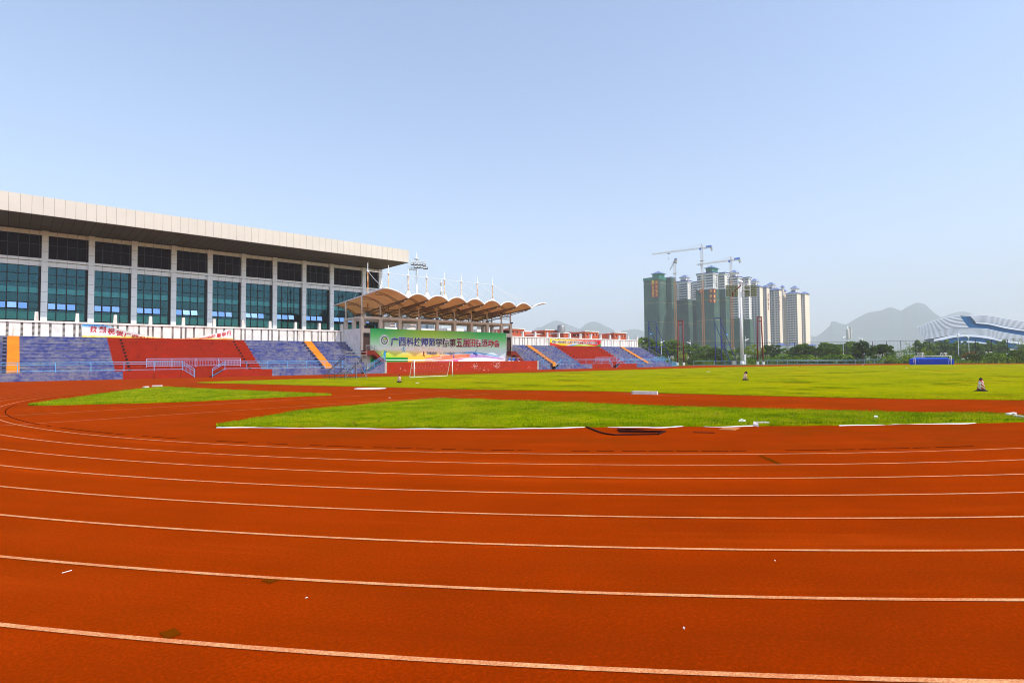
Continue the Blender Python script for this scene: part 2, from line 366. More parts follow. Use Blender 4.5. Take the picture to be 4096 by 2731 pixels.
A = [(14.6, 65.0), (16.2, 57.5)]+A_near[2:]+[(36, -4.5), (60, -4.6), (115, -4.6), (190, -20), (203, 8), (197, 24), (180, 40), (160, 56), (136, 66), (115, 66.4), (90, 66.45), (60, 66.4), (34, 66.4), (22, 66.3)]
A = rough_edge(A, .05, 8)
B = gp([(866, 1706.5), (1000, 1681), (1250, 1641), (1416, 1626), (1581, 1611), (1761, 1597), (1899, 1601), (2250, 1612), (2675, 1629), (3250, 1644), (3581, 1653), (4019, 1661), (4110, 1680)])+gp([(4076, 1689), (3581, 1698), (3250, 1702.5), (2718, 1706.5), (2250, 1709.5), (1899, 1713.5), (1369, 1711.5), (1050, 1709)])
B = rough_edge(B, .05, 10)
Cc = gp([(120, 1621), (297, 1594.5), (506, 1563.5), (640, 1550), (774, 1555), (1071, 1568.5), (1320, 1579.3), (1131, 1588.5), (714, 1608), (416, 1616)])
Cc = rough_edge(Cc, .1, 8)
turf('football_pitch', A, .035, 'pitch'); turf('infield_grass', B, .05, 'turf'); turf('infield_grass', Cc, .05, 'turf')
tag(blades('grass_blades', B, 150000, .05, .022, .055, .012, 'blade'), 'bright green ragged grass covering the near infield patch', 'grass', kind='stuff')
M['blade_fringe'] = mat_blade('fringe_blade', [C(44, 84, 0), C(70, 108, 0), C(96, 126, 0), C(128, 138, 10)])
tag(blades('edge_grass', B, 26000, .045, .04, .085, .014, 'blade_fringe', edge=.16, out=.1), 'taller dark green grass fringing the near infield patch', 'grass', kind='stuff')
tag(blades('edge_grass', Cc, 12000, .045, .04, .09, .02, 'blade_fringe', edge=.16, out=.1), 'taller dark green grass fringing the left infield wedge', 'grass', kind='stuff')
tag(blades('grass_blades', Cc, 60000, .05, .025, .06, .02, 'blade'), 'yellow green grass on the far left infield wedge', 'grass', kind='stuff')
tag(blades('grass_blades', A, 120000, .035, .02, .045, .02, 'blade_pitch', edge=3.5, box=(12, -6, 75, 70)), 'short olive green grass along the near side of the pitch', 'grass', kind='stuff')
# dead leaves lying in the turf
M['leaf_dead'] = plain('dead_leaf', C(118, 74, 36), .9, .2, .4, 3)
lf = MB()
for poly, n, sz in ((B, 150, .045), (Cc, 45, .06), (A, 120, .06)):
    P = np.array(poly); c = 0
    while c < n:
        x, y = rng.uniform(P[:, 0].min(), min(70, P[:, 0].max())), rng.uniform(P[:, 1].min(), P[:, 1].max())
        if not inside(poly, np.array([x]), np.array([y]))[0]: continue
        c += 1; a = random.uniform(0, 6.3); s = sz*random.uniform(.6, 1.5); dx, dy = math.cos(a)*s, math.sin(a)*s; z = .075
        lf.add([(x-dx, y-dy, z), (x+dy*.5, y-dx*.5, z+.02), (x+dx, y+dy, z+s*.6), (x-dy*.5, y+dx*.5, z+.035)], [(0, 1, 2, 3)])
tag(lf.build('fallen_leaves', 'leaf_dead'), 'brown fallen leaves scattered over the grass', 'leaves', kind='stuff')
# ================================================================ lettering helper
_tx = {}
def text_arr(body, bold=0.):
    k = (body, bold)
    if k not in _tx:
        cu = bpy.data.curves.new('tmp_text', 'FONT'); cu.body = body; cu.size = 1; cu.offset = bold; cu.resolution_u = 2; cu.extrude = .004
        t = bpy.data.objects.new('tmp_text', cu); COL.objects.link(t); dg = bpy.context.evaluated_depsgraph_get(); dg.update()
        me = bpy.data.meshes.new_from_object(t.evaluated_get(dg)); a = np.empty(len(me.vertices)*3, 'f'); me.vertices.foreach_get('co', a)
        _tx[k] = (a.reshape(-1, 3), [tuple(p.vertices) for p in me.polygons]); bpy.data.objects.remove(t); bpy.data.curves.remove(cu); bpy.data.meshes.remove(me)
    return _tx[k]
def put_text(mb, body, origin, xd, zd, h, width=None, bold=0., lift=0.):
    """text whose ink box starts at origin, runs along xd, stands along zd, ink height h"""
    a, f = text_arr(body, 0.); lo, hi = a.min(0), a.max(0); b, f = text_arr(body, bold) if bold else (a, f)
    xd, zd, o = Vector(xd), Vector(zd), Vector(origin); nd = xd.cross(zd); sz = h/(hi[1]-lo[1]); sx = width/(hi[0]-lo[0]) if width else sz
    mb.add([o+xd*((p[0]-lo[0])*sx)+zd*((p[1]-lo[1])*sz)+nd*(lift+p[2]) for p in b.tolist()], f); return mb
def curve_y(pts, n=10): return [Vector((p.x, 0, p.y)) for p in spline(pts, n, False)]

M['louver_bar'] = plain('louver_grid_bar', C(84, 88, 98), .6)
# ================================================================ gymnasium hall
gym = thing('sports_hall', 'large glass fronted sports hall with cream overhanging roof behind the left stand', 'building', (21, 140, 0))
GX0, GX1, YR, YP, YG = -24., 64.6, 105., 115.9, 116.62
rf = MB(); rf.box(GX0, GX1, YR, 168, 23.72, 26.39); rf.m(1)
for k in range(-18, 53):
    x = -.41+1.246*k
    if GX0 < x < GX1-.2: rf.box(x-.012, x+.012, YR-.006, YR, 23.72, 26.39)
rf.build('roof', ['fascia', 'joint'], gym)
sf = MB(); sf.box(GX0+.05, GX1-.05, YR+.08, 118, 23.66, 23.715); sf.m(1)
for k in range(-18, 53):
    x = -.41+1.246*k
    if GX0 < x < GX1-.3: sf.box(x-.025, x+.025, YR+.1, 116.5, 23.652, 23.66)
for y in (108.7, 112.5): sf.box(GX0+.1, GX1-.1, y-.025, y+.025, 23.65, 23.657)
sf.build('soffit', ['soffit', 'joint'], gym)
wl = MB(); wl.box(GX0+.2, 64.1, 164, 164.3, 0, 23.6); wl.box(63.6, 64.2, 117.2, 164, 0, 23.6); wl.box(GX0, GX0+.3, 117.2, 164, 0, 23.6); wl.build('wall', 'pillar', gym)
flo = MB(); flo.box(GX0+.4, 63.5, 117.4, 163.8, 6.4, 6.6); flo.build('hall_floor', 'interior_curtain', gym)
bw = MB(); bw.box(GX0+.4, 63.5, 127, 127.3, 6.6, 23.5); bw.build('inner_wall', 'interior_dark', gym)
px = [-20.4, -14.4, -8.4, -2.4, 3.6, 9.6, 15.6, 21.6, 27.57, 33.52, 39.5, 45.52, 51.6, 59.2, 63.37]
for i, x in enumerate(px):
    pm = MB(); pm.box(x, x+.83, YP, 117.1, 0, 23.5); pm.m(1)
    for z in np.arange(7.2, 23.4, 1.62): pm.box(x-.004, x+.834, YP-.004, 117, z-.014, z+.014)
    pm.build('pillar', ['pillar', 'joint'], gym)
cz = [17.79, 16.5, 15.12, 13.42, 11.99, 10.89, 9.2, 7.9, 6.6]
for i in range(len(px)-1):
    a, b = px[i]+.83, px[i+1]
    if b < -9: continue
    cols = [a+(b-a)*t for t in ((.215, .465, .71, .945) if b-a > 4 else (.35, .7))]
    for nm_, y_, z0, z1 in (('top_band', 116.25, 22.8, 23.46), ('spandrel_band', 116.35, 17.82, 18.56), ('ledge', 116.0, 18.62, 19.02)):
        bd = MB(); bd.box(a, b, y_, 117, z0, z1); bd.m(1)
        for c in cols: bd.box(c-.012, c+.012, y_-.008, y_+.01, z0, z1)
        bd.build(nm_, ['pillar', 'joint'], gym)
    lv = MB(); lv.box(a, b, 116.55, 116.7, 19.02, 22.8); lv.m(1)
    for c in cols: lv.box(c-.03, c+.03, 116.5, 116.55, 19.02, 22.8)
    lv.box(a, b, 116.505, 116.552, 21.26, 21.33); lv.build('louver_panel', ['louver', 'louver_bar'], gym)
    wn = MB(); wn.quad((a, YG, 6.6), (b, YG, 6.6), (b, YG, 17.82), (a, YG, 17.82)); wo = wn.build('window', 'glass', gym)
    fr = MB()
    for c in cols: fr.box(c-.06, c+.06, YG-.06, YG+.08, 6.6, 17.82)
    for z in cz: fr.box(a, b, YG-.05, YG+.06, z-.055, z+.055)
    fr.box(b-.34, b, YG-.2, YG+.2, 6.6, 17.82); fr.build('window_frame', 'mullion', wo)
    cx = [a]+cols
    for q in range(3 if b-a > 4 else 1):
        x0, x1 = cx[q]+.07, cx[q+1]-.07; cm = MB(); tz, ty = 11.93, YG-.07; an_ = R(random.choice((9, 12, 13, 15, 19))); dz, dy = -1.02*math.cos(an_), -1.02*math.sin(an_)
        P = [(x0, ty, tz), (x1, ty, tz), (x1, ty+dy, tz+dz), (x0, ty+dy, tz+dz)]; cm.quad(P[3], P[2], P[1], P[0]); cm.m(1)
        for u, v in ((0, 1), (1, 2), (2, 3), (3, 0)): cm.tube(P[u], P[v], .045, 4)
        cm.build('casement', ['casement_glass', 'mullion'], wo)
    ib = MB(); ib.box(a, b, 117.0, 117.2, 13.50, 14.40); ib.build('gallery_beam', 'interior_beam', gym)
    ib = MB(); ib.box(a, b, 116.95, 117.0, 6.6, 10.5); ib.build('curtain', 'interior_curtain', gym)

# ================================================================ spectator stands
Y0, Y1, NR = 89.42, 100.2, 10
YT = [90.9+.93*i for i in range(NR+1)]; ZT = [1.05+.483*i for i in range(NR+1)]
def tiers(stand, x0, x1, mat, dark=None, holes=()):
    mb = MB()
    for i in range(NR):
        mb.box(x0, x1, YT[i]+.03, YT[i+1]+.03, 0, ZT[i+1]-.07); mb.box(x0, x1, YT[i]-.015, YT[i+1]+.06, ZT[i+1]-.08, ZT[i+1])
    mb.m(1)
    for hx in holes:
        for i in range(NR): mb.box(hx-.16, hx+.16, YT[i]+.022, YT[i]+.036, ZT[i]+.02, ZT[i]+.27)
    return mb.build('seating_tier', [mat, dark or 'dark_hole'], stand)
def stair(stand, x0, x1):
    mb = MB()
    for i in range(NR*2):
        y = YT[0]-.42+.465*i; z = 1.05+.2415*(i+1); mb.box(x0, x1, y, min(y+.49, Y1), max(0, z-.6), z-.05); mb.box(x0, x1, y-.03, min(y+.49, Y1), z-.05, z)
    mb.m(1)
    for i in range(NR): mb.box(x0-.42, x0-.06, YT[i]-.36, YT[i]-.02, ZT[i]-.01, ZT[i]+.25)
    return mb.build('stairway', ['yellow_stair', 'dark_step'], stand)
def wall_xz(stand, pts, mat, name='front_wall', y0=Y0, y1=Y0+.3):
    mb = MB(); mb.slab([(x, y0, z) for x, z in pts], (0, y1-y0, 0)); return mb.build(name, mat, stand)
def flight(stand, xa, xb, z, mat, y0=Y0+.32, y1=90.86):      # steps rising from xa (ground) to xb (height z)
    mb = MB(); n = max(4, round(z/.17))
    for i in range(n):
        p, q = xa+(xb-xa)*i/n, xb
        mb.box(min(p, q), max(p, q), y0, y1, z*i/n, z*(i+1)/n)
    return mb.build('entrance_steps', mat, stand)
ls = thing('spectator_stand', 'long concrete stand in worn blue and red with two yellow stairs, left of the banner', 'grandstand', (13, 95, 0))
W = 1.05
tiers(ls, -24, -.2, 'blue_seat'); stair(ls, -.2, 1.0); tiers(ls, 1.0, 10.54, 'blue_seat'); tiers(ls, 10.54, 29.26, 'red_seat', None, (12.2, 27.6))
tiers(ls, 29.26, 39.37, 'blue_seat'); stair(ls, 39.37, 40.76); tiers(ls, 40.76, 47.28, 'blue_seat')
wall_xz(ls, [(-24, 0), (11.25, 0), (11.25, W), (-24, W)], 'blue_seat'); wall_xz(ls, [(11.25, 0), (19.74, 0), (18.2, W), (11.25, W)], 'red_seat')
wall_xz(ls, [(22.0, 0), (30.44, 0), (30.44, W), (23.7, W)], 'red_seat'); wall_xz(ls, [(30.44, 0), (43.9, 0), (42.0, W), (30.44, W)], 'blue_seat')
wall_xz(ls, [(46.14, 0), (49.98, 0), (49.98, 2.0)], 'blue_seat')
dk = MB(); dk.box(-24, 18.2, Y0+.3, YT[0]+.02, .6, W-.01); dk.box(23.7, 42.0, Y0+.3, YT[0]+.02, .6, W-.01); dk.build('walkway', 'grey_concrete', ls)
flight(ls, 19.74, 18.2, W-.02, 'dark_red_step'); flight(ls, 22.0, 23.7, W-.02, 'dark_red_step'); flight(ls, 43.9, 42.0, W-.02, 'dark_step'); flight(ls, 46.14, 49.95, 1.98, 'dark_step')
rs = thing('spectator_stand', 'far concrete stand in faded blue and red steps, right of the banner', 'grandstand', (115, 95, 0))
tiers(rs, 84.32, 94.57, 'blue_seat'); stair(rs, 94.57, 96.02); tiers(rs, 96.02, 104.7, 'blue_seat'); tiers(rs, 104.7, 122.93, 'red_seat', None, (106.5, 121.2))
tiers(rs, 122.93, 132.37, 'blue_seat'); stair(rs, 132.37, 133.8); tiers(rs, 133.8, 142.9, 'blue_seat')
wall_xz(rs, [(88.62, 0), (92.29, 0), (88.62, 2.0)], 'blue_seat'); wall_xz(rs, [(94.5, 0), (107.55, 0), (107.55, W), (96.24, W)], 'blue_seat')
wall_xz(rs, [(107.55, 0), (115.75, 0), (114.3, W), (107.55, W)], 'red_seat'); wall_xz(rs, [(117.5, 0), (126.12, 0), (126.12, W), (119.2, W)], 'red_seat')
wall_xz(rs, [(126.12, 0), (143.74, 0), (142.2, W), (126.12, W)], 'blue_seat')
dk = MB(); dk.box(96.24, 114.3, Y0+.3, YT[0]+.02, .6, W-.01); dk.box(119.2, 142.2, Y0+.3, YT[0]+.02, .6, W-.01); dk.build('walkway', 'grey_concrete', rs)
flight(rs, 115.75, 114.3, W-.02, 'dark_red_step'); flight(rs, 117.5, 119.2, W-.02, 'dark_red_step'); flight(rs, 92.29, 88.65, 1.98, 'dark_step'); flight(rs, 94.5, 96.24, W-.02, 'dark_step')

# ---------------------------------------------------------------- slotted rear walls with fins
M['slat'] = plain('slot_slat', C(220, 214, 206), .8)
def rear_wall(label, xa, xb, f0, step, cx, fin_label):
    t = thing('slotted_wall', label, 'wall', (cx, Y1+.2, 5.88)); slots = []
    k = -6
    while f0+step*k < xb+step:
        f = f0+step*k; k += 1
        slots += [(f-.43, f-.16), (f+.18, f+.46), (f+1.35, f+1.64), (f+2.82, f+3.1)]
    slots = [s for s in slots if s[0] > xa+.1 and s[1] < xb-.1]
    mb = MB(); x = xa
    for a, b in slots+[(xb, xb)]:
        mb.box(x, a, Y1, Y1+.36, 5.7, 7.8); x = b
    mb.build('wall_panel', 'white_wall', t)
    sl_ = MB(); sl_.box(xa+.05, xb-.05, Y1+.22, Y1+.34, 5.75, 7.79); sl_.m(1)
    for a, b in slots:
        for z in np.arange(5.95, 7.75, .165): sl_.box(a, b, Y1+.03, Y1+.2, z, z+.05)
    sl_.build('slot_grille', ['dark_hole', 'slat'], t)
    cp = MB(); x = xa
    while x < xb: e = min(x+1.7, xb); cp.box(x+.006, e-.006, Y1-.14, Y1+.46, 7.8, 8.06+random.uniform(-.012, .012)); x = e
    cp.build('wall_cap', 'wall_cap', t)
    k = -6
    while f0+step*k < xb+.2:
        f = f0+step*k; k += 1
        if f < xa: continue
        fm = MB(); f = min(f, xb-.25); fm.slab([(f-.23, Y1-.05, 8.06), (f+.23, Y1-.05, 8.06), (f+.19, Y1-.02, 9.3), (f-.17, Y1-.02, 9.3)], (0, .5, 0)); fm.build('fin', 'wall_cap', t)
    return t
rear_wall('white slotted wall with short fins behind the top of the left stand', -24, 47.25, 2.7, 4.433, 12, '')
rear_wall('white slotted wall with short fins behind the top of the far right stand', 84.4, 142.2, 94.25, 4.322, 113, '')

# ---------------------------------------------------------------- railings
def railing(name, label, cat, path, h, mat, group=None, gap=3.2, bal=.21, mid=True, r=.035, low=.18, posts=None):
    P = [Vector(p) for p in path]; t = thing(name, label, cat, P[0], group); up = Vector((0, 0, 1)); hr = MB()
    for a, b in zip(P, P[1:]):
        hr.tube(a+up*h, b+up*h, r)
        if mid: hr.tube(a+up*(h*.77), b+up*(h*.77), r*.85)
        hr.tube(a+up*low, b+up*low, r*.8)
    hr.build('handrail', mat, t); 
    for i, (a, b) in enumerate(zip(P, P[1:])):
        bm = MB(); L = (b-a).length; n = max(1, round(L/gap))
        for k in range(n+(1 if i == len(P)-2 else 0)):
            q = a.lerp(b, k/n); pm = MB(); pm.tube(q-up*.01, q+up*h, r*1.1); pm.build('post', mat, t)
        if bal:
            m = max(2, round(L/bal))
            for k in range(1, m): q = a.lerp(b, k/m); bm.tube(q+up*low, q+up*h*.77, .014, 4, caps=False)
    if bal: bm.build('balusters', mat, t)
    return t
yr = Y0+.1
railing('railing', 'pale blue railing with balusters along the front wall of the left stand', 'railing', [(-23.9, yr, W), (11.37, yr, W), (18.2, yr, W), (19.72, yr, 0)], 1.22, 'rail_blue', 'railings along the stands', 3.45)
railing('railing', 'pale blue railing rising from the red opening to the scaffold end of the left stand', 'railing', [(22.02, yr, 0), (23.7, yr, W), (42.0, yr, W), (43.86, yr, 0)], 1.22, 'rail_blue', 'railings along the stands', 3.1)
railing('railing', 'short lilac railing on the first red tier above the left stand entrance', 'railing', [(14.15, 91.1, ZT[1]), (26.3, 91.1, ZT[1])], 1.2, 'rail_lilac', 'railings along the stands', 3.1)
railing('railing', 'sloping blue railing up the dark steps to the left end of the red terrace', 'railing', [(46.16, yr, .05), (49.95, yr, 2.0)], 1.2, 'rail_blue', 'railings along the stands', 2)
railing('railing', 'sloping blue railing down the steps at the right end of the red terrace', 'railing', [(88.7, yr, 2.0), (92.27, yr, .05)], 1.2, 'rail_blue', 'railings along the stands', 2)
railing('railing', 'pale blue railing from the yellow stair to the red opening on the far stand', 'railing', [(94.5, yr, 0), (96.24, yr, W), (114.3, yr, W), (115.7, yr, 0)], 1.22, 'rail_blue', 'railings along the stands', 3.1)
railing('railing', 'pale blue railing along the right end of the far stand', 'railing', [(117.5, yr, 0), (119.2, yr, W), (142.2, yr, W), (143.7, yr, 0)], 1.22, 'rail_blue', 'railings along the stands', 3.2)
railing('railing', 'short lilac railing on the first red tier of the far stand', 'railing', [(110.9, 91.1, ZT[1]), (122.4, 91.1, ZT[1])], 1.2, 'rail_lilac', 'railings along the stands', 3.1)
railing('railing', 'short blue railing on the first blue tier at the right end of the far stand', 'railing', [(136.8, 91.1, ZT[1]), (142.6, 91.1, ZT[1])], 1.2, 'rail_blue', 'railings along the stands', 3)
railing('railing', 'grey steel stair railing climbing the right edge of the far stand', 'railing', [(142.75, YT[0]+.3, ZT[1]), (142.75, YT[9]+.4, ZT[10]), (142.75, 100.1, ZT[10])], 1.1, 'steel', 'railings along the stands', 1.7, .4)
railing('railing', 'blue grey railing bay left of the near blue frame tower', 'railing', [(144.6, 90.0, 0), (150.5, 92.0, 0)], 1.3, 'rail_blue', 'railings along the stands', 3)
# ================================================================ roofed pavilion in the middle of the stands
pv = thing('grandstand_pavilion', 'roofed central pavilion with scalloped tent canopy above the green banner', 'grandstand', (67, 95, 0))
YF, XL, XR_ = 93.2, 47.3, 84.3
for x_ in (XL, XR_-.35): bx = MB(); bx.box(x_, x_+.35, YF+.4, 100.4, 0, 8.2); bx.build('side_wall', 'white_wall', pv)
fw = MB()
fw.box(XL, 47.75, YF, YF+.4, 0, 8.2); fw.box(47.75, 49.05, YF, YF+.4, 7.36, 8.2); fw.box(47.75, 49.05, YF, YF+.4, 0, 4.16); fw.box(49.05, 82.55, YF, YF+.4, 0, 8.2)
fw.box(82.55, 83.85, YF, YF+.4, 7.36, 8.2); fw.box(82.55, 83.85, YF, YF+.4, 0, 4.16); fw.box(83.85, XR_, YF, YF+.4, 0, 8.2); fw.box(XL+.3, XR_-.3, YF+.3, 100.4, 7.9, 8.18); fw.box(XL+.3, XR_-.3, 100.0, 100.4, 0, 8.18)
fw.build('front_wall', 'concrete', pv)
M['door'] = plain('brown_door', C(92, 66, 56), .5, .3); M['door_frame'] = plain('dark_door_frame', C(48, 32, 28), .6)
for x0 in (47.75, 82.55):
    dm_ = MB(); dm_.box(x0+.02, x0+1.28, YF+.12, YF+.2, 4.17, 7.35); dm_.m(1)
    for z0, z1 in ((6.75, 7.25),): dm_.box(x0+.12, x0+.62, YF+.1, YF+.13, z0, z1); dm_.box(x0+.68, x0+1.18, YF+.1, YF+.13, z0, z1)
    d = dm_.build('door', ['door', 'black'], pv); fm = MB()
    fm.box(x0, x0+.09, YF+.02, YF+.118, 4.17, 7.35); fm.box(x0+1.21, x0+1.3, YF+.02, YF+.118, 4.17, 7.35); fm.box(x0+.09, x0+1.21, YF+.02, YF+.118, 6.6, 6.7); fm.box(x0+.09, x0+1.21, YF+.02, YF+.118, 7.27, 7.35); fm.build('door_frame', 'door_frame', d)
tw = MB(); tw.box(50.4, 88.36, Y0, Y0+.35, 0, 2.0); tw.build('terrace_wall', 'red_wall', pv)
tk = MB(); tk.box(50.02, 88.6, Y0+.36, YF-.004, 1.4, 1.97); tk.build('terrace_floor', 'red_seat', pv)
for x in (49.99, 88.37): gp_ = MB(); gp_.box(x, x+.4, Y0-.03, Y0+.4, 0, 2.06); gp_.build('end_pier', 'grey_concrete', pv)
# white paint splashes on the terrace wall
M['splash'] = plain('white_splash', C(236, 226, 220), .8); sp = MB()
for cx_, cz_, n, w_ in ((53.4, .5, 5, .9), (56.3, .45, 7, .7), (70.6, 1.0, 40, .8), (76.3, 1.15, 60, 1.1), (73, .4, 10, 2), (64, 1.2, 6, 3), (86, .4, 5, 1)):
    for i in range(n):
        x, z, a, b = cx_+random.gauss(0, w_*.5), min(1.75, max(.12, cz_+random.gauss(0, .38))), random.uniform(.02, .12), random.uniform(.02, .08)
        sp.quad((x-a, Y0-.004, z), (x, Y0-.004, z-b), (x+a, Y0-.004, z+b*.3), (x, Y0-.004, z+b))
sp.build('paint_splashes', 'splash', pv)
M['flight_red'] = plain('dull_red_step_paint', C(118, 34, 14), .9)
for xa, xb, xc in ((47.35, 49.2, 51.8), (82.4, 83.9, 86.6)):           # landing and red flight in front of each door
    fl = MB(); fl.box(xa, xb, 91.6, YF-.004, 3.3, 4.14); n = 12
    for i in range(n): fl.box(xb+(xc-xb)*i/n, xb+(xc-xb)*(i+1)/n, 91.6, YF-.1, max(1.5, 3.3-(4.14-1.97)*(i+1)/n), 4.14-(4.14-1.97)*(i+1)/n)
    fl.build('door_flight', 'flight_red', pv)
cxs = [47.3, 51.05, 55.1, 59.4, 63.7, 68.1, 72.5, 76.8, 80.95, 83.65]
for i, x in enumerate(cxs):
    for y in (YF, 99.7):
        cm = MB(); cm.box(x, x+.62, y, y+.6, 8.18, 9.95); cm.build('column', 'concrete', pv)
    if i in (0, len(cxs)-1): cm = MB(); cm.box(x, x+.62, 96.3, 96.9, 8.18, 9.95); cm.build('column', 'concrete', pv)
bm = MB()
for y in (YF+.05, 99.75): bm.box(47.3, 84.27, y, y+.5, 9.95, 10.4)
for x in cxs: bm.box(x+.08, x+.54, YF+.55, 99.75, 9.98, 10.38)
bm.build('beam', 'concrete', pv)
# canopy
VX = [52.3+4.336*k for k in range(8)]; XE0, XE1 = 47.7, 87.1; YE, YB = 85.4, 105.4
def vz(y): return 13.25-(y-YE)*.0824
def cz_(x, y):
    if x < VX[0]: s = (x-XE0)/(VX[0]-XE0); return vz(y)+(1.40+.012*(y-YE))*(1-s*s)
    if x > VX[-1]: s = (XE1-x)/(XE1-VX[-1]); return vz(y)+1.28*(1-s*s)
    t = ((x-VX[0])/4.336) % 1.; t = 0. if t > 1-1e-6 else t
    return vz(y)+.86*(1-(2*t-1)**2)
def mat_canopy():
    k = NT('cream_tent_membrane'); k.t.nodes.remove(k.p); o = k.t.nodes['Material Output']; f = k.noise(.5, 5)
    d = k.n('ShaderNodeBsdfDiffuse'); k.l(k.ramp(f, [(.3, C(222, 200, 164)), (.7, C(236, 218, 186))]), d.inputs[0])
    t = k.n('ShaderNodeBsdfTranslucent'); k.l(k.ramp(f, [(.3, C(150, 100, 52)), (.7, C(172, 120, 66))]), t.inputs[0])
    m = k.n('ShaderNodeMixShader'); m.inputs[0].default_value = .42; k.l(d.outputs[0], m.inputs[1]); k.l(t.outputs[0], m.inputs[2]); k.l(m.outputs[0], o.inputs[0]); return k.m
M['canopy'] = mat_canopy()
xs = [XE0+(VX[0]-XE0)*i/12 for i in range(12)]+[VX[k]+4.336*i/14 for k in range(7) for i in range(14)]+[VX[-1]+(XE1-VX[-1])*i/12 for i in range(13)]
ys = [YE+(YB-YE)*j/16 for j in range(17)]
cn = MB(); cn.grid([[(x, y, cz_(x, y)) for y in ys] for x in xs]); can = cn.build('canopy', 'canopy', pv)
et = MB(); et.poly([(x, YE-.1, cz_(x, YE)+.03) for x in xs], .14, 6); et.poly([(XE0-.06, y, cz_(XE0, y)+.03) for y in ys], .13, 6); et.poly([(XE1, y, cz_(XE1, y)+.02) for y in ys], .1, 6); et.poly([(x, YB, cz_(x, YB)+.02) for x in xs], .06, 5)
et.build('edge_tube', 'white_paint', can)
M['truss'] = plain('brown_grey_truss_tube', C(112, 90, 66), .6, .3)
def arch_truss(x0, x1, y, h=.55):
    mb = MB(); up = [(x0+(x1-x0)*i/10, y, cz_(x0+(x1-x0)*i/10, y)-.08) for i in range(11)]; mb.poly(up, .05, 5)
    dn = [(p[0], y, p[2]-h*(.4+.6*abs(1-i/5))) for i, p in enumerate(up)]; mb.poly(dn, .045, 5)
    for i in range(10): mb.tube(up[i], dn[i+1], .025, 4); mb.tube(dn[i], up[i], .025, 4)
    return mb
for k, X in enumerate(VX):
    mb = MB(); a0, a1 = Vector((X, 85.6, vz(85.6)-.1)), Vector((X, 104.8, vz(104.8)-.1)); mb.tube(a0, a1, .13, 8)
    c0, c1 = Vector((X+.02, 86.4, 12.87)), Vector((X+.02, 103.6, 10.75)); mb.tube(c0, c1, .08, 6); mb.m(1); mb.lathe(c0-Vector((0, .05, .1)), [(.1, 0), (.11, .1), (.1, .2)], 8); mb.m(0)
    for i in range(15):
        u, v = a0.lerp(a1, (i+.5)/15.6), c0.lerp(c1, i/15); mb.tube(u, v, .03, 4); mb.tube(u, c0.lerp(c1, (i+1)/15), .03, 4)
    mb.build('truss', ['truss', 'white_paint'], pv)
for y in (88.6, 93.5, 99.9, 104.6):
    for k in range(-1, 8):
        if y in (88.6,) and k not in (-1, 0, 3, 5): continue
        x0, x1 = (XE0, VX[0]) if k < 0 else ((VX[k], VX[k+1]) if k < 7 else (VX[7], XE1)); arch_truss(x0+.05, x1-.05, y).build('arch_truss', 'truss', pv)
lt = MB()
for y, z in ((YF+.3, 11.35), (99.95, 10.85)):
    lt.tube((47.6, y, z+.55), (84.2, y, z+.55), .06, 6); lt.tube((47.6, y, z), (84.2, y, z), .06, 6); n = 44
    for i in range(n): x = 47.6+36.6*i/n; lt.tube((x, y, z+.55*(i % 2)), (x+36.6/n, y, z+.55*((i+1) % 2)), .03, 4)
lt.build('lattice_girder', 'truss', pv)
for x in cxs:
    for y in (YF+.3, 100.0):
        pm = MB(); xx = x+.31; pm.tube((xx, y, 10.38), (xx, y, cz_(xx, y)-.1), .16, 8); pm.m(1); pm.box(xx-.24, xx+.24, y-.24, y+.24, 10.38, 10.44); pm.build('post', ['concrete', 'truss'], pv)
def mat_rust():
    k = NT('rust_streaked_white_paint'); f = k.noise(1.6, 6, .7, (1.5, 1.5, .6)); k.base(k.ramp(f, [(.40, C(232, 220, 200)), (.50, C(222, 168, 104)), (.62, C(168, 92, 36))])); return k.fin(.6, .3)
M['rust'] = mat_rust(); M['cone_cream'] = plain('cream_membrane_cone', C(244, 236, 218), .7)
YM = 97.0; MX = [50.62+4.443*k for k in range(8)]
for k, X in enumerate(MX):
    mb = MB(); mb.tube((X, YM, vz(YM)-.2), (X, YM, 19.3), .125, 8, .10); mb.m(1); mb.lathe((X, YM, 19.2), [(.12, 0), (.24, .06), (.25, .18), (.16, .3), (.065, .36), (.055, 1.7), (.04, 1.8)], 10)
    ms = mb.build('mast', ['rust', 'white_paint'], pv)
    cb = MB(); crest = (XE0, YE, cz_(XE0, YE)) if k == 0 else (VX[k-1]+2.17, YE, cz_(VX[k-1]+2.17, YE))
    def sagging(p, q, s, n=10):
        p, q = Vector(p), Vector(q); return [p.lerp(q, i/n)-Vector((0, 0, s*4*(i/n)*(1-i/n))) for i in range(n+1)]
    cb.poly(sagging((X, YM, 19.45), crest, .25), .045, 4)
    if k < 7: cb.poly(sagging((X, YM, 19.5), (MX[k+1], YM, 19.5), .12), .04, 4)
    else: cb.poly(sagging((X, YM, 19.5), (XE1-1.6, YE+1, cz_(XE1-1.6, YE+1)), .5), .045, 4)
    cb.poly([(X, YM, 19.4), (X-.1, YB-.3, cz_(min(max(X, XE0), XE1), YB-.3))], .018, 4)
    cb.build('stay_cable', 'white_paint', ms)
    if k > 1:
        co = MB(); co.lathe((X, YM, 0), [(2.1, 13.1), (1.6, 14.0), (1.1, 14.8), (.72, 15.4), (.42, 15.9), (.3, 16.25)], 16); co.build('membrane_cone', 'cone_cream', can)

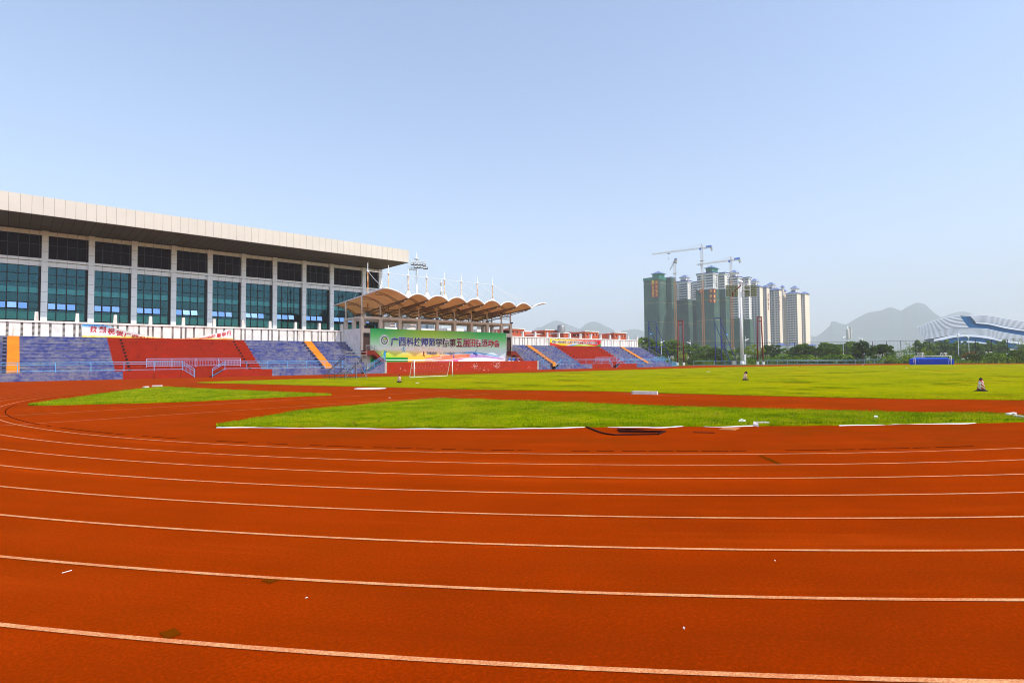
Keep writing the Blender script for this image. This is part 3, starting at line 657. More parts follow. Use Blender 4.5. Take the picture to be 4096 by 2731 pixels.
# steel stair rails of the pavilion
def pipe_rail(label, path, h=1.0, gap=1.6): return railing('railing', label, 'railing', path, h, 'steel', 'grey stair railings of the pavilion', gap, .0, True, .03, .5)
pipe_rail('thin grey handrail from the left pavilion door down the wall side of the red flight', [(49.1, 92.9, 4.14), (51.6, 92.9, 2.2)])
pipe_rail('thin grey handrail on the open side of the left red flight', [(47.5, 91.65, 4.14), (49.2, 91.65, 4.05), (51.4, 91.65, 1.97)])
pipe_rail('thin grey rail standing on the blue tiers left of the pavilion', [(41.5, 91.4, 2.95), (43.2, 91.4, 2.95), (46.0, 91.4, 2.0)], 1.15)
pipe_rail('thin grey handrail on the wall side of the right red flight', [(84.0, 92.9, 4.14), (86.6, 92.9, 2.2)])
pipe_rail('thin grey handrail on the open side of the right red flight', [(82.5, 91.65, 4.14), (84.1, 91.65, 4.05), (86.8, 91.65, 1.97)])
pipe_rail('long thin grey handrail across the blue tiers right of the pavilion', [(84.6, 91.9, 4.0), (88.5, 90.4, 1.97), (93.5, 90.3, 1.9)], 1.1)
pipe_rail('thin grey handrail beside the first yellow stair of the far stand', [(94.4, 95.6, 3.4), (94.4, 91.2, 1.5), (94.4, 90.5, 1.05)], 1.0)

# ---------------------------------------------------------------- speakers and lamps on the pavilion
def speaker(x, y, z, label, rz):
    t = thing('loudspeaker', label, 'speaker', (x, y, z), 'loudspeakers on the pavilion'); mb = MB()
    mb.slab([(x-.4, y-.3, z), (x+.4, y-.3, z), (x+.42, y-.34, z+.62), (x-.42, y-.34, z+.62)], (0, .55, 0)); mb.build('cabinet', 'black', t)
    g = MB(); g.box(x-.36, x+.36, y-.36, y-.335, z+.06, z+.56); g.build('grille', 'louver', t); return t
speaker(48.85, 93.9, 8.19, 'black loudspeaker on the left end of the pavilion wall, nearer the white pillar', 0)
speaker(49.75, 93.9, 8.19, 'black loudspeaker on the left end of the pavilion wall, nearer the banner', 0)
t = thing('loudspeaker', 'long black loudspeaker box at the right end of the pavilion wall', 'speaker', (82.8, 93.9, 8.19), 'loudspeakers on the pavilion'); mb = MB(); mb.box(82.0, 83.6, 93.6, 94.2, 8.19, 8.85); mb.build('cabinet', 'black', t); g = MB(); g.box(82.06, 83.54, 93.57, 93.6, 8.25, 8.8); g.build('grille', 'louver', t)
def lamp(x, y, z, label):
    t = thing('spotlight', label, 'lamp', (x, y, z), 'small black spotlights on the pavilion'); mb = MB(); mb.obox((x, y-.12, z+.14), (1, 0, 0), .2, .14, .13); mb.build('lamp_body', 'black', t); b = MB(); b.box(x-.03, x+.03, y-.05, y+.02, z-.04, z+.06); b.build('bracket', 'black', t)
lamp(84.05, 93.15, 10.44, 'small black spotlight on the right corner post of the pavilion'); lamp(63.9, 93.15, 10.44, 'small black spotlight on the middle of the pavilion beam'); lamp(76.9, 93.15, 10.44, 'small black spotlight on the pavilion beam towards its right end'); lamp(51.2, 93.15, 10.44, 'small black spotlight on the left of the pavilion beam')
for k, (X, y) in enumerate(((57.2, 88.0), (65.8, 88.6), (71.0, 90.5), (78.4, 90.0))):
    t = thing('spotlight', 'black spotlight hanging under the canopy, %s' % ('leftmost', 'second from the left', 'third from the left', 'rightmost')[k], 'lamp', (X, y, 12.2), 'spotlights hanging under the canopy'); mb = MB(); mb.obox((X, y, 12.2), (1, .3, 0), .3, .2, .12); mb.build('lamp_body', 'black', t); b = MB(); b.tube((X, y, 12.3), (X, y, cz_(X, y)-.02), .025, 4); b.build('bracket', 'black', t)
# ================================================================ banners
UPZ, UPX = (0, 0, 1), (1, 0, 0)
def mat_banner():
    k = NT('printed_banner'); g = k.n('ShaderNodeNewGeometry'); k.tc = g; sx = k.n('ShaderNodeSeparateXYZ'); k.l(g.outputs['Position'], sx.inputs[0])
    v = k.val(sx.outputs[2], 2.0, 8.2); u = k.val(sx.outputs[0], 49.15, 82.35)
    a = k.ramp(v, [(0, C(60, 206, 90)), (.17, C(150, 220, 50)), (.30, C(196, 226, 84)), (.40, C(222, 232, 226)), (.55, C(182, 232, 188)), (.78, C(104, 214, 118)), (1, C(30, 186, 90))])
    b = k.ramp(v, [(0, C(255, 168, 20)), (.15, C(255, 190, 50)), (.27, C(250, 210, 136)), (.40, C(240, 234, 226)), (.56, C(218, 236, 196)), (.8, C(176, 220, 84)), (1, C(150, 204, 40))])
    c = k.ramp(v, [(0, C(252, 238, 246)), (.15, C(212, 222, 240)), (.28, C(204, 234, 236)), (.46, C(200, 236, 212)), (.75, C(112, 214, 126)), (1, C(36, 190, 90))])
    col = k.mix(k.val(u, .08, .34), a, b); col = k.mix(k.val(u, .42, .78), col, c)
    k.base(col); return k.fin(.55, .25)
M['banner'] = mat_banner()
def flat(name, c, r=.6): M[name] = plain(name, c, r, .2, .03)
for n, c in dict(print_white=(250, 250, 250), print_green=(0, 148, 56), print_lime=(170, 206, 40), print_yellow=(252, 206, 70), print_orange=(244, 150, 40), print_red=(240, 140, 104), print_blue=(104, 172, 224), print_purple=(190, 158, 216), print_pink=(246, 120, 176), print_paleblue=(120, 190, 226), print_navy=(20, 70, 170), print_maroon=(120, 24, 40), print_black=(18, 18, 24), print_emblem_green=(8, 112, 62), print_ring=(226, 230, 232), print_crimson=(206, 24, 36), print_sky=(40, 150, 214), print_darkblue=(24, 28, 60), print_peach=(238, 216, 190)).items(): flat(n, C(*c))
bn = thing('event_banner', 'wide green and rainbow sports meet banner hung on the pavilion front', 'banner', (65.75, 93.1, 2))
mb = MB(); mb.box(49.15, 82.35, 93.1, 93.19, 1.98, 8.22); mb.build('banner_sheet', 'banner', bn)
def sweep(parent, top, bot, mat, lay, y0=93.1):
    T = spline(top, 8, False); Bm = spline(bot, 8, False); y = y0-.004*lay; mb = MB(); n = min(len(T), len(Bm)); vs = []
    for i in range(n):
        t = T[round(i*(len(T)-1)/(n-1))]; b = Bm[round(i*(len(Bm)-1)/(n-1))]; vs += [(t.x, y, t.y), (b.x, y, b.y)]
    mb.add(vs, [(2*i, 2*i+1, 2*i+3, 2*i+2) for i in range(n-1)]); return mb.build('printed_sweep', mat, parent)
sweep(bn, [(49.3, 2.75), (54, 2.85), (60, 2.85), (64, 3.0)], [(49.3, 2.0), (54, 2.0), (60, 2.0), (64, 2.0)], 'print_green', 1)
sweep(bn, [(57, 2.9), (62, 3.15), (66, 3.3), (68, 2.5)], [(57, 2.0), (60, 2.0), (64, 2.0), (68, 2.0)], 'print_yellow', 2)
sweep(bn, [(61, 2.75), (66, 3.35), (72, 3.55), (75, 3.5)], [(61, 2.0), (65, 2.1), (69, 2.45), (75, 2.9)], 'print_red', 3)
sweep(bn, [(66, 3.75), (70, 3.95), (74, 3.95), (80.2, 3.1)], [(66, 3.45), (70, 3.6), (74, 3.55), (80.2, 2.75)], 'print_blue', 3)
sweep(bn, [(72, 3.5), (75, 3.5), (79, 2.95), (81.5, 2.5)], [(72, 2.6), (75, 2.8), (79, 2.55), (81.5, 2.1)], 'print_purple', 4)
sweep(bn, [(63.5, 2.05), (67, 2.35), (71, 2.75), (74, 2.8)], [(63.5, 2.0), (67, 2.0), (71, 2.0), (74, 2.0)], 'print_pink', 5)
sweep(bn, [(69, 2.3), (72, 2.7), (77, 2.7), (82.2, 2.2)], [(69, 2.0), (72, 2.0), (77, 2.0), (82.2, 2.0)], 'print_white', 6)
sweep(bn, [(51, 2.55), (54, 2.42), (60, 2.45), (65, 2.85)], [(51, 2.44), (54, 2.3), (60, 2.33), (65, 2.77)], 'print_white', 7)
sweep(bn, [(64.5, 3.15), (68, 3.45), (74, 3.58), (81, 2.75)], [(64.5, 3.08), (68, 3.38), (74, 3.5), (81, 2.68)], 'print_white', 8)
sweep(bn, [(62.5, 2.12), (66, 2.36), (70, 2.74), (72, 2.8)], [(62.5, 2.04), (66, 2.28), (70, 2.66), (72, 2.72)], 'print_white', 8)
def fig(parent, name, pts_list, mat, o, s, flip=1, y=93.062):
    mb = MB()
    for pts in pts_list:
        if len(pts) == 3 and not hasattr(pts[0], '__len__'):
            cx, cz2, r = pts; mb.quad(*[(o[0]+flip*s*(cx+r*math.cos(i*.5236)), y, o[1]+s*(cz2+r*math.sin(i*.5236))) for i in range(12)])
        else:
            for a, b, w0, w1 in pts:
                A_, B_ = Vector(a), Vector(b); n = Vector((-(B_-A_).y, (B_-A_).x)).normalized()
                mb.quad(*[(o[0]+flip*s*p.x, y, o[1]+s*p.y) for p in (A_+n*w0, A_-n*w0, B_-n*w1, B_+n*w1)])
    return mb.build(name, mat, parent)
fig(bn, 'printed_runner', [(0, .93, .07), [((0, .85), (.0, .52), .08, .06), ((.02, .8), (-.14, .66), .03, .025), ((-.14, .66), (-.04, .56), .025, .02), ((0, .8), (.13, .66), .03, .025), ((.13, .66), (.2, .74), .025, .02), ((.02, .52), (.14, .3), .06, .04), ((.14, .3), (.16, .06), .04, .02), ((-.02, .52), (-.08, .26), .06, .04), ((-.08, .26), (-.26, .16), .04, .02)]], 'print_maroon', (60.6, 2.78), 1.33)
fig(bn, 'printed_tennis_player', [(.03, .95, .08), [((0, .85), (-.04, .5), .11, .08), ((-.05, .8), (-.28, .64), .035, .03), ((-.28, .64), (-.55, .64), .03, .02), ((.06, .8), (.28, .68), .035, .025), ((-.07, .5), (-.2, .22), .07, .05), ((-.2, .22), (-.42, .0), .05, .03), ((.02, .5), (.2, .26), .07, .05), ((.2, .26), (.28, .0), .05, .03)]], 'print_paleblue', (56.1, 3.66), 1.3)
fig(bn, 'printed_golfer', [(.02, .92, .08), [((0, .84), (.04, .48), .11, .09), ((.06, .82), (.26, .9), .035, .03), ((.26, .9), (.1, .76), .03, .02), ((-.06, .8), (-.14, .62), .035, .025), ((.04, .5), (.06, .02), .09, .05)]], 'print_sky', (52.0, 2.2), 1.95)
fig(bn, 'printed_high_jumper', [(-.42, .42, .09), [((-.34, .42), (.0, .36), .09, .1), ((-.2, .46), (.28, 1.0), .05, .025), ((0, .4), (.3, .3), .1, .08), ((.3, .3), (.1, .02), .07, .03), ((.04, .36), (-.02, .0), .06, .03), ((-.75, .14), (.85, .16), .012, .012)]], 'print_navy', (73.6, 3.0), 1.55)
fig(bn, 'printed_jumper', [(-.02, .5, .08), [((.02, .46), (-.06, .2), .08, .06), ((-.06, .2), (.2, .12), .05, .03), ((-.06, .2), (-.16, -.02), .05, .03), ((0, .4), (.22, .46), .03, .02)]], 'print_navy', (67.9, 2.62), 1.3)
# emblem: pale ring, green oval, white water and gear shape
def disc(parent, name, cx_, cz2, rx, rz, y, mat):
    mb = MB(); mb.slab([(cx_+rx*math.cos(2*math.pi*i/40), y, cz2+rz*math.sin(2*math.pi*i/40)) for i in range(40)], (0, .003, 0)); return mb.build(name, mat, parent)
EX, EZ = 51.97, 6.05
disc(bn, 'emblem_ring', EX, EZ, 1.0, 1.05, 93.082, 'print_ring'); disc(bn, 'emblem_disc', EX, EZ-.02, .70, .74, 93.076, 'print_emblem_green')
em = MB()
for i in range(10):
    t = math.pi*(1.02+.107*i); em.quad(*[(EX+(.36+dx)*math.cos(t+dt), 93.07, EZ-.1+(.36+dx)*math.sin(t+dt)) for dx, dt in ((-.08, -.2), (.1, -.13), (.1, .13), (-.08, .2))])
for j, zz in enumerate((.1, -.06)):
    for i in range(12):
        x0, x1 = -.55+i*.0917, -.55+(i+1)*.0917; f = lambda q: zz+.07*abs(math.sin(q*4.2)); em.quad((EX+x0, 93.069, EZ+f(x0)), (EX+x0, 93.069, EZ+f(x0)-.075), (EX+x1, 93.069, EZ+f(x1)-.075), (EX+x1, 93.069, EZ+f(x1)))
for i in range(9):
    t = math.pi*(.42+.06*i); em.quad(*[(EX+.02+r*math.cos(t+dt), 93.07, EZ+.12+r*math.sin(t+dt)) for r, dt in ((.28, -.1), (.44, -.1), (.44, .1), (.28, .1))])
em.build('emblem_figure', 'print_white', bn); disc(bn, 'emblem_sun', EX+.15, EZ+.3, .27, .24, 93.071, 'print_lime')
rt = MB()
for i, ch in enumerate('广西科技师范学院'):
    t = math.pi*(.86-.103*i); c_, s_ = math.cos(t), math.sin(t); put_text(rt, ch, (EX+.84*c_-.08*s_, 93.078, EZ+.88*s_+.08*c_-.07), (s_, 0, -c_), (c_, 0, s_), .15)
rt.build('emblem_lettering', 'print_emblem_green', bn)
TITLE = '广西科技师范学院第五届田径运动会'
def mat_title():
    k = NT('title_gradient'); g = k.n('ShaderNodeNewGeometry'); k.tc = g; sx = k.n('ShaderNodeSeparateXYZ'); k.l(g.outputs['Position'], sx.inputs[0])
    u = k.val(sx.outputs[0], 53.2, 80.4); w_ = k.noise(1.1, 3)
    a = k.ramp(u, [(0, C(0, 84, 178)), (.2, C(36, 28, 128)), (.32, C(12, 60, 150)), (.42, C(18, 14, 40)), (.5, C(60, 6, 40)), (.58, C(120, 0, 14)), (.72, C(186, 14, 24)), (.86, C(160, 4, 14)), (1, C(206, 24, 30))])
    k.base(k.mix(k.val(w_, .5, .68, 0, .6), a, C(20, 10, 40))); return k.fin(.5, .3)
M['title'] = mat_title()
X0t, X1t = 53.32, 80.3; n = len(TITLE); cw = (X1t-X0t+.12)/n
tl, to, ts = MB(), MB(), MB()
for i, ch in enumerate(TITLE):
    x = X0t+cw*i; zt = 5.16
    put_text(ts, ch, (x+.06, 93.070, zt-.1), UPX, UPZ , 1.52, cw-.2, .045); put_text(to, ch, (x, 93.062, zt), UPX, UPZ, 1.52, cw-.2, .050); put_text(tl, ch, (x, 93.050, zt), UPX, UPZ, 1.52, cw-.2, .026)
ts.build('title_shadow', 'print_black', bn); to.build('title_outline', 'print_white', bn); tl.build('title_lettering', 'title', bn)
dl = MB(); put_text(dl, '竞赛时间：2019年11月8日—11月9日', (61.25, 93.05, 3.44), UPX, UPZ, .52, 9.5, .01); dl.build('date_lettering', 'print_darkblue', bn)
do = MB(); put_text(do, '竞赛时间：2019年11月8日—11月9日', (61.25, 93.062, 3.44), UPX, UPZ, .52, 9.5, .055); do.build('date_outline', 'print_white', bn)
for x, z, a, b in ((58.4, 4.35, 1.2, .25), (60.2, 4.5, .7, .45), (61.6, 4.4, 1.6, .2), (64.2, 4.4, .25, .5), (65.0, 4.4, .22, .6), (65.8, 4.38, .2, .4)): 
    sky_l = MB(); sky_l.quad((x, 93.092, z), (x+a, 93.092, z), (x+a, 93.092, z+b), (x, 93.092, z+b)); sky_l.build('printed_building', 'print_peach', bn)

# left sagging banner
lb = thing('sagging_banner', 'loose sky blue and white banner with red lettering sagging across the left stand wall', 'banner', (17.6, 99.9, 5.9))
YB_ = 100.0
topl = spline([(7.7, 7.76), (10.2, 7.70), (11.4, 7.36), (13.2, 6.86), (15.4, 6.30), (17.6, 5.99), (19.6, 5.95), (21.6, 6.02), (23.6, 6.52), (25.6, 7.12), (27.5, 7.72), (27.62, 7.7)], 6, False)
def ztop(x):
    for a, b in zip(topl, topl[1:]):
        if a.x <= x <= b.x: return a.y+(b.y-a.y)*(x-a.x)/max(1e-6, b.x-a.x)
    return 5.95
def mat_lbanner():
    k = NT('sky_print_banner'); g = k.n('ShaderNodeNewGeometry'); k.tc = g; sx = k.n('ShaderNodeSeparateXYZ'); k.l(g.outputs['Position'], sx.inputs[0])
    v = k.math('ADD', k.val(sx.outputs[2], 5.88, 7.75), k.math('MULTIPLY', k.math('SUBTRACT', k.noise(1.5, 4), .5), .25)); u = k.val(sx.outputs[0], 7.7, 27.6)
    a = k.ramp(v, [(.0, C(236, 200, 60)), (.10, C(250, 236, 130)), (.2, C(250, 250, 250)), (.72, C(250, 250, 252)), (.84, C(150, 210, 244)), (.97, C(28, 130, 220))])
    b = k.ramp(v, [(.0, C(250, 170, 70)), (.10, C(252, 230, 150)), (.22, C(252, 250, 250)), (.9, C(250, 250, 252)), (1, C(150, 220, 190))])
    k.base(k.mix(k.val(u, .3, .5), a, b)); return k.fin(.6, .2)
M['lbanner'] = mat_lbanner()
mb = MB(); N = 80; rows = []
for i in range(N+1):
    x = 7.7+19.92*i/N; zt = max(ztop(x), 5.93); fold = math.sin(x*7)*.02+math.sin(x*3.1+1)*.03
    rows.append([(x, YB_-.07+fold*(1-j/4)*(1 if zt < 7.5 else .3)-.05*math.sin(j*1.5), 5.87+(zt-5.87)*j/4) for j in range(5)])
mb.grid(rows); sh = mb.build('banner_sheet', 'lbanner', lb)
tx = MB(); tx2 = MB()
LT = '热烈祝贺广西科技师范学院'; xs_ = [8.62, 9.66, 10.66, 11.68, 12.66, 13.62, 14.55, 15.42, 16.2, 16.95, 17.6, 18.2]
for ch, x in zip(LT, xs_):
    zt = ztop(x+.4); h = min(.92, max(.1, (zt-5.87)*.56)); z = min(6.62, zt-h-.18 if zt < 7.6 else 6.62); put_text(tx, ch, (x, YB_-.17, max(5.9, z)), (1, 0, -.12 if x > 11 else 0), (0, 0, 1), h, .82, .02)
for ch, x in zip('届田径运动会隆重举行', [20.6, 21.25, 21.9, 22.5, 23.1, 23.72, 24.4, 25.15, 25.9, 26.7]):
    zt = ztop(x+.3); h = min(.82, max(.1, (zt-5.87)*.5)); put_text(tx2, ch, (x, YB_-.17, max(5.9, zt-h-.2)), (1, 0, .18), (0, 0, 1), h, .66, .02)
tx.build('lettering', 'print_crimson', lb); tx2.build('lettering', 'print_crimson', lb)
ss = MB(); put_text(ss, '祝大会圆满成功', (25.5, YB_-.17, 6.0), UPX, UPZ, .22, 1.9); ss.build('small_lettering', 'print_red', lb)
cd_ = MB()
for i in range(7): cd_.poly([(7.8+.3*i, YB_-.19, 7.7), (10+.9*i, YB_-.19, 7.05-.12*i), (14+.3*i, YB_-.19, 5.98)], .011, 4)
cd_.build('slack_cords', 'mullion', lb)
# right banner
rb = thing('wall_banner', 'yellow to red good luck banner stretched along the far stand wall', 'banner', (113.8, 99.9, 5.9))
def mat_rbanner():
    k = NT('yellow_red_banner'); g = k.n('ShaderNodeNewGeometry'); k.tc = g; sx = k.n('ShaderNodeSeparateXYZ'); k.l(g.outputs['Position'], sx.inputs[0]); u = k.val(sx.outputs[0], 103.55, 124.05)
    v = k.val(sx.outputs[2], 5.93, 7.6); k.base(k.ramp(k.math('ADD', u, k.math('MULTIPLY', v, -.05)), [(.0, C(255, 226, 10)), (.3, C(253, 196, 16)), (.52, C(240, 100, 34)), (.75, C(226, 30, 40)), (1, C(214, 14, 40))])); return k.fin(.6, .2)
M['rbanner'] = mat_rbanner(); mb = MB(); mb.box(103.55, 124.05, 99.98, 100.06, 5.92, 7.6); mb.build('banner_sheet', 'rbanner', rb)
yb = 99.98
sweep(rb, [(103.55, 6.75), (105.6, 6.35), (108, 6.05), (110, 5.98)], [(103.55, 5.95), (105.6, 5.95), (108, 5.95), (110, 5.95)], 'print_crimson', 1, yb)
sweep(rb, [(110, 6.0), (112.5, 6.35), (115.5, 6.35), (118.5, 5.98)], [(110, 5.94), (112.5, 5.94), (115.5, 5.94), (118.5, 5.94)], 'print_blue', 2, yb)
sweep(rb, [(112, 5.98), (114.5, 6.3), (118, 6.35), (122, 5.98)], [(112, 5.94), (114.5, 5.94), (118, 5.94), (122, 5.94)], 'print_lime', 3, yb)
sweep(rb, [(109.5, 6.02), (112.5, 6.42), (115.5, 6.42), (118.8, 6.02)], [(109.5, 5.95), (112.5, 6.34), (115.5, 6.34), (118.8, 5.95)], 'print_white', 4, yb)
sweep(rb, [(121.5, 6.0), (122.5, 6.15), (123.3, 6.4), (124, 6.75)], [(121.5, 5.95), (122.5, 5.95), (123.3, 5.95), (124, 5.95)], 'print_green', 4, yb)
RT = '预祝全校运动健儿在第五届田径运动会上取得优异成绩！'; o1, o2 = MB(), MB(); w_ = 19.2/len(RT)
for i, ch in enumerate(RT):
    x = 104.2+w_*i
    if ch == '！': put_text(o2, ch, (x+.25, yb-.03, 6.5), UPX, UPZ, .75, .16, .02); continue
    put_text(o1, ch, (x, yb-.02, 6.5), UPX, UPZ, .78, w_-.12, .075); put_text(o2, ch, (x, yb-.03, 6.5), UPX, UPZ, .78, w_-.12, .012)
o1.build('lettering_outline', 'print_white', rb); o2.build('lettering', 'print_darkblue', rb)

# ================================================================ goals, cones, mat
M['net'] = plain('pale_net_cord', C(206, 206, 200), .8)
def goal(name, label, p, q, back, H=2.1, rr=.06, br=.035, drop=.0):
    p, q = Vector(p), Vector(q); b = Vector(back); t = thing('football_goal', label, 'goal', (p+q)/2, 'football goals'); up = Vector((0, 0, H))
    for s in (p, q): mb = MB(); mb.tube(s-Vector((0, 0, .03)), s+up+Vector((0, 0, rr*.6)), rr, 8); mb.build('goal_post', 'white_paint', t)
    mb = MB(); mb.tube(p+up, q+up, rr, 8); mb.build('crossbar', 'white_paint', t)
    for s in (p, q):
        mb = MB(); mb.poly([s+up*.985, s+up*.985+b*.42, s+b, s], br, 6); mb.build('side_frame', 'white_paint', t)
    mb = MB(); mb.tube(p+b+Vector((0, 0, .05)), q+b+Vector((0, 0, .05)), br, 6); mb.tube(p+up*.985+b*.42, q+up*.985+b*.42, br*.8, 6); mb.build('back_bar', 'white_paint', t)
    nm = MB(); n = 14
    for i in range(n+1):
        a = p.lerp(q, i/n); nm.poly([a+up*.98, a+up*.98+b*.42, a+b*.7+up*.45+b*.05, a+b+Vector((0, 0, .05))], .002, 3)
    for j in range(1, 9):
        k_ = j/7; a = up*.98*(1-k_)+b*(.42+.58*k_); nm.tube(p+a, q+a, .002, 3)
    nm.build('goal_net', 'net', t); return t
gl = G(1657, 1512); gr = G(1808, 1505.5); gr = gl+(gr-gl).normalized()*7.25
goal('n', 'white football goal on the pitch in front of the red terrace wall', gl, gr, (.6, 2.05, 0))
fp, fq = G(3661, 1458.6), G(3805, 1458.2); dd = (fq-fp); fp = fp; fq = fp+dd*1.0
goal('f', 'distant white football goal in front of the blue mat block', fp, fq, Vector((.9, .43, 0))*2.2, 2.38, .09, .05)
def mat_cone():
    k = NT('striped_cone_sleeve'); tc = k.n('ShaderNodeTexCoord'); sx = k.n('ShaderNodeSeparateXYZ'); k.l(tc.outputs['Object'], sx.inputs[0])
    an = k.math('ARCTAN2', sx.outputs[1], sx.outputs[0]); z = sx.outputs[2]
    s = k.math('FRACT', k.math('ADD', k.math('MULTIPLY', z, 5.6), k.math('MULTIPLY', an, .8))); st = k.math('GREATER_THAN', s, .5)
    ring_ = k.math('MAXIMUM', k.math('GREATER_THAN', z, .57), k.math('LESS_THAN', z, .12)); red = k.math('MAXIMUM', st, ring_)
    # pale label panels on two sides
    pan = k.math('GREATER_THAN', k.math('COSINE', k.math('MULTIPLY', k.math('SUBTRACT', an, 2.80), 2.)), .62); pz = k.math('MULTIPLY', k.math('GREATER_THAN', z, .15), k.math('LESS_THAN', z, .55))
    red = k.math('MULTIPLY', red, k.math('SUBTRACT', 1., k.math('MULTIPLY', pan, pz)))
    k.base(k.mix(red, C(236, 232, 226), C(196, 14, 10))); return k.fin(.45, .4)
M['cone'] = mat_cone()
def cone(label, p, rz, s=1., tilt=False):
    t = thing('traffic_cone', label, 'traffic cone', p, 'traffic cones on the pitch'); mb = MB(); L = [(.30, .0), (.30, .025), (.27, .045), (.2, .05)]
    mb.lathe(p, L, 18); mb.lathe(Vector(p), [(.205, .04), (.19, .115)], 16); mb.build('cone_base', 'black_rubber', t)
    b = MB(); b.lathe(p, [(.188, .11), (.095, .60), (.085, .62)], 20); bo = b.build('cone_body', 'cone', t)
    c = MB(); P = Vector(p)
    if tilt:
        for a, bb, r0, r1 in (((0, 0, .58), (.05, -.02, .70), .09, .085), ((.05, -.02, .70), (.16, -.05, .68), .085, .10), ((.16, -.05, .68), (.24, -.06, .58), .10, .05)): c.tube(P+Vector(a), P+Vector(bb), r0, 10, r1)
    else: c.lathe(p, [(.092, .595), (.08, .68), (.05, .70), (.045, .735), (.02, .745)], 16)
    c.build('cone_cap', 'black_rubber', t)
    tx = MB(); an = -2.6+math.pi
    for a_ in (rz, rz+math.pi):
        for i, ch in enumerate('禁止停车'):
            z = .46-.093*i; r = .188-.19*(z-.07)+.002; cc, s_ = math.cos(a_), math.sin(a_); o = Vector((p[0]+cc*r+s_*.035, p[1]+s_*r-cc*.035, p[2]+z)); put_text(tx, ch, o, (-s_, cc, 0), (-cc*.19, -s_*.19, 1), .075, .07)
    tx.build('lettering', 'print_crimson', t)
    t.rotation_euler = (0, 0, 0); t.scale = (s, s, s); return t
pc = lambda x, y: tuple(G(x, y, .035))
cone('red and white traffic cone nearest the camera at the right of the pitch', pc(3925, 1564), 2.80)
cone('striped traffic cone with a bent black top in mid pitch', pc(2981, 1520), 2.80, 1.0, True)
cone('small striped traffic cone left of the near goal', pc(1597, 1529.5), 2.80)
m0, m1 = G(3638, 1458.4), G(3794, 1458.0); u = (m1-m0).normalized(); v = Vector((-u.y, u.x, 0)); L = (m1-m0).length
mtl = thing('landing_mat', 'big block of landing mats under a bright blue tarpaulin behind the distant goal', 'landing mat', (m0+m1)/2); M['tarp'] = plain('blue_tarpaulin', C(0, 66, 196), .6, .12, .12, .6)
mb = MB(); D_ = 6.5; H_ = 1.85; a = [m0, m1, m1+v*D_, m0+v*D_]; z1, z2 = H_*.86, H_*1.0
mb.add([p for p in a]+[p+Vector((0, 0, z1)) for p in a]+[(m0+v*D_*.5+u*.9)+Vector((0, 0, H_+.1)), (m1+v*D_*.5-u*.4)+Vector((0, 0, H_+.1))], [(0, 1, 5, 4), (1, 2, 6, 5), (2, 3, 7, 6), (3, 0, 4, 7), (4, 5, 9, 8), (5, 6, 9), (6, 7, 8, 9), (7, 4, 8)]); mb.build('tarpaulin', 'tarp', mtl)
sd_ = MB(); q0 = m1+v*2.5+u*.05; sd_.slab([q0, q0+u*1.0, q0+u*1.0+v*4, q0+v*4], (0, 0, H_*.8)); sd_.build('side_mat', 'tarp', mtl)
# finish judges' scaffold stand
P0 = G(1383, 1517.5); ua = Vector((.742, -.670, 0)); wa = Vector((.670, .742, 0))
dl_, dr_ = (ua*-.72+wa*.42).normalized(), (ua*.88+wa*.30).normalized()
sc = thing('judges_stand', 'grey tube scaffold judges stand with blue seats beside the left stand', 'scaffold', P0)
def PT(a, b, z): return P0+dl_*a+dr_*b+Vector((0, 0, z))
ST, SW = 3.6, 2.35
for b in (0, SW):
    for a, h in ((0, 3.45), (.9, 2.5), (1.8, 1.75), (2.7, 1.0), (3.6, .68)):
        mb = MB(); mb.tube(PT(a, b, 0), PT(a, b, h), .032, 6); mb.build('upright', 'steel' if a == 0 else 'dark_steel', sc)
fr = MB()
for b in (0, SW):
    fr.tube(PT(0, b, .25), PT(ST, b, .25), .026, 6); fr.tube(PT(0, b, 2.55), PT(ST, b, .65), .03, 6); fr.tube(PT(.3, b, 2.75), PT(ST, b, .3), .03, 6); fr.tube(PT(1.9, b, .25), PT(.0, b, 1.6), .026, 6)
for a, z in ((0, .25), (0, 1.4), (0, 2.5), (.9, 1.65), (1.8, 1.15), (2.7, .7), (3.6, .25), (3.6, .66), (1.8, .25)): fr.tube(PT(a, 0, z), PT(a, SW, z), .026, 6)
fr.build('frame', 'dark_steel', sc)
br_ = MB(); br_.tube(PT(0, SW/2, 2.5), PT(0, .1, .3), .035, 6); br_.tube(PT(0, SW/2, 2.5), PT(0, SW-.1, .3), .035, 6); br_.tube(PT(0, SW/2, 2.5), PT(0, SW/2, 0), .03, 6)
for z in (2.82, 3.15): br_.tube(PT(0, 0, z), PT(0, SW, z), .03, 6)
br_.build('back_frame', 'steel', sc)
M['seat_blue'] = plain('blue_plastic_seat', C(24, 84, 190), .45, .4)
for a, z, b0, b1 in ((.35, 2.58, .05, SW-.4), (1.25, 1.72, .05, SW-.05), (2.15, 1.2, .3, SW)):
    for k in range(3): mb = MB(); mb.obox(PT(a, b0+(b1-b0)*(k+.5)/3, z), dr_, (b1-b0)/6-.03, .2, .03); mb.build('seat', 'seat_blue', sc)
pl = MB()
for a, z in ((.9, 1.66), (1.8, 1.16), (2.7, .72)): pl.obox(PT(a, SW/2, z), dr_, SW/2, .24, .015)
pl.build('footboard', 'steel', sc)
